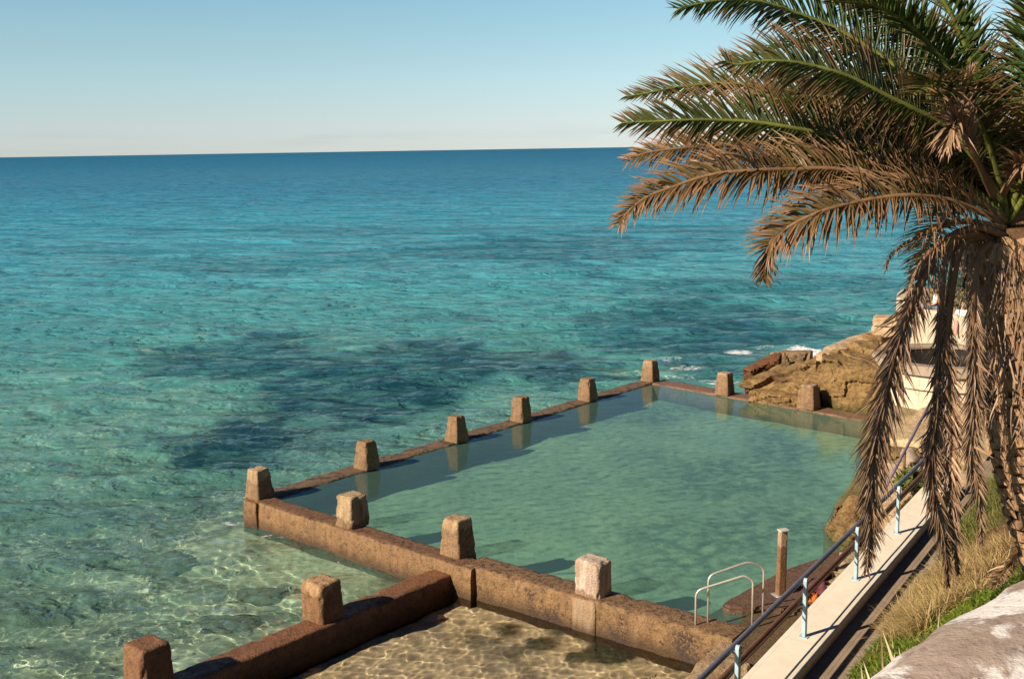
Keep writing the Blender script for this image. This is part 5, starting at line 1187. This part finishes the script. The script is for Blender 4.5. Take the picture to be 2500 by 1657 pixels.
def person(loc, rz, label, shirt, legs, hair, skin, recline=0.0, legs_out=False, hair_long=False):
    """A seated figure; local -Y is the way it faces, the origin is the seat."""
    r = empty('person', loc); r.rotation_euler.z = rz; tag(r, label, 'person', 'people on the lookout')
    b = recline
    J = dict(pel=((0, 0, .10), .135), bel=((0, .02+b*.1, .24), .125), che=((0, .03+b*.25, .42), (.165, .12)), nk0=((0, .02+b*.38, .55), .075), nk=((0, .0+b*.42, .60), .055), hd=((0, -.02+b*.44, .70), .092), tp=((0, -.015+b*.46, .79), .075))
    for s, n_ in ((-1, 'l'), (1, 'r')):
        J['sh'+n_] = ((.18*s, .02+b*.33, .50), .062); J['el'+n_] = ((.25*s, -.02+b*.2, .26), .046); J['wr'+n_] = ((.17*s, -.22, .16), .034); J['ha'+n_] = ((.13*s, -.29, .15), .036)
        J['hp'+n_] = ((.09*s, -.03, .09), .10); J['kn'+n_] = ((.12*s, -.45, .14), .072); J['an'+n_] = ((.11*s, -.52 if not legs_out else -.86, -.26 if not legs_out else .03), .046); J['to'+n_] = ((.11*s, -.68 if not legs_out else -.92, -.30 if not legs_out else .10), .04)
    B = [('pel', 'bel'), ('bel', 'che'), ('che', 'nk0'), ('nk0', 'nk'), ('nk', 'hd'), ('hd', 'tp')]
    for n_ in 'lr': B += [('che', 'sh'+n_), ('sh'+n_, 'el'+n_), ('el'+n_, 'wr'+n_), ('wr'+n_, 'ha'+n_), ('pel', 'hp'+n_), ('hp'+n_, 'kn'+n_), ('kn'+n_, 'an'+n_), ('an'+n_, 'to'+n_)]
    skin_body('body', J, B, skin, r)
    big = lambda k, f: (J[k][0], tuple(x*f for x in J[k][1]) if isinstance(J[k][1], tuple) else J[k][1]*f)
    if shirt:
        K = {k: big(k, 1.14) for k in ('pel', 'bel', 'che', 'nk0', 'shl', 'shr')}
        for n_ in 'lr': a, c = Vector(J['sh'+n_][0]), Vector(J['el'+n_][0]); K['sl'+n_] = (tuple(a.lerp(c, .6)), .066)
        skin_body('shirt', K, [('pel', 'bel'), ('bel', 'che'), ('che', 'nk0'), ('che', 'shl'), ('che', 'shr'), ('shl', 'sll'), ('shr', 'slr')], shirt, r)
    K = {k: big(k, 1.13) for k in ('pel', 'hpl', 'hpr', 'knl', 'knr', 'anl', 'anr')}
    skin_body('trousers', K, [('pel', 'hpl'), ('pel', 'hpr'), ('hpl', 'knl'), ('hpr', 'knr'), ('knl', 'anl'), ('knr', 'anr')], legs, r)
    h = Vector(J['hd'][0]); bm = bmesh.new(); bmesh.ops.create_icosphere(bm, subdivisions=3, radius=.118)
    for v in bm.verts:
        k = noise.noise(v.co*22)*.012; v.co = v.co*(1+k*6) if False else v.co + v.normal*k
        if v.co.y < -.05 and v.co.z < .045: v.co.y *= .45
        if v.co.z < -.03 and not hair_long: v.co *= .80
        if hair_long and v.co.z < 0 and v.co.y > -.04: v.co.z *= 2.2; v.co.x *= 1.15
    o = bm_obj('hair', bm, hair, r, True); o.location = h + Vector((0, .018, .022))
    # face
    bm = bmesh.new(); bmesh.ops.create_icosphere(bm, subdivisions=2, radius=.016, matrix=Matrix.Translation(h+Vector((0, -.098, -.012)))); bm_obj('nose', bm, skin, r, True).location = (0, 0, 0)
    for s in (-1, 1):
        bm = bmesh.new(); bmesh.ops.create_icosphere(bm, subdivisions=2, radius=.011, matrix=Matrix.Translation(h+Vector((.034*s, -.083, .012)))); bm_obj('eye', bm, plain('eye_dark', (.03, .02, .015), .3), r, True).location = (0, 0, 0)
    return r
M_WHITE = plain('white_cotton', (.78, .75, .72), .9, .12, 12); M_JEAN = plain('blue_denim', (.16, .21, .30), .9, .25, 12); M_HB = plain('brown_hair', (.10, .042, .018), .6, .4, 20); M_HR = plain('auburn_hair', (.17, .055, .018), .6, .4, 20); M_HBL = plain('fair_hair', (.50, .34, .11), .6, .3, 20); M_PINK = plain('pink_cotton', (.62, .33, .28), .9, .2, 12)
wa = at(2281, 756, 2.7); person((wa.x+.12, wa.y+.20, 2.7), R(-100), 'person in a white shirt with short brown hair sitting up on the lookout wall', M_WHITE, M_JEAN, M_HB, M_SKIN, 0, True)
wb = at(2254, 752, 2.7); person((wb.x+.15, wb.y+.75, 2.25), R(35), 'person with long auburn hair and bare shoulders sitting low behind the lookout wall', None, M_JEAN, M_HR, M_SKIN2, .3, True, True)
wc = at(2345, 792, 2.35); person((wc.x, wc.y-.1, 2.35), R(-30), 'fair-haired person in white and pink sitting partly hidden behind the hanging fronds', M_WHITE, M_PINK, M_HBL, M_SKIN2, .1)
# the low seat that carries the last one
vv, ff = rounded_taper(.7, .35, .5, .98, .04, 8, (0, 0), .01, 60); o = mesh_obj('stone_block', vv, ff, M_TUR, smooth=True); o.location = (wc.x+.05, wc.y+.05, 1.84); tag(o, 'low cream stone block in front of the lookout wall, carrying a seated person', 'stone block')
# shrub behind the lookout
def shrub(c, r_, n_, col, label, seed):
    g = random.Random(seed); Vv, Ff, AV, AT = [], [], [], []
    for k in range(n_):
        a, e = g.uniform(0, 6.283), math.asin(g.uniform(-.2, 1)); rr_ = r_*(.45+.6*g.random())*(1+.3*noise.noise(Vector((math.cos(a)*2, math.sin(a)*2, e*2+seed))))
        p = c + Vector((math.cos(a)*math.cos(e)*rr_, math.sin(a)*math.cos(e)*rr_, math.sin(e)*rr_*.8)); d = Vector((g.gauss(0, 1), g.gauss(0, 1), g.gauss(.4, 1))).normalized(); l = d.orthogonal().normalized(); i0 = len(Vv); L = g.uniform(.10, .2)
        Vv += [p, p+d*L*.5-l*L*.22, p+d*L, p+d*L*.5+l*L*.22]; AV += [g.random()]*4; AT += [.3, .7, 1, .7]; Ff.append((i0, i0+1, i0+2, i0+3))
    o = mesh_obj('shrub', Vv, Ff, blade_mat('shrub_leaf', *col)); 
    for nm, arr in (('v', AV), ('t', AT)): a_ = o.data.attributes.new(nm, 'FLOAT', 'POINT'); a_.data.foreach_set('value', arr)
    tag(recentre(o), label, 'shrub')
shrub(atY(2345, 728, 46.5), 1.35, 1600, ((.05, .06, .012), (.10, .11, .02), (.2, .19, .05)), 'dark olive shrub growing behind the people on the lookout', 1)
shrub(Vector(pst(-.25, POST_T[-1]+.9, 1.15)), .38, 700, ((.06, .09, .012), (.12, .16, .02), (.2, .2, .04)), 'small green shrub at the far end of the parapet by the loose stones', 2)
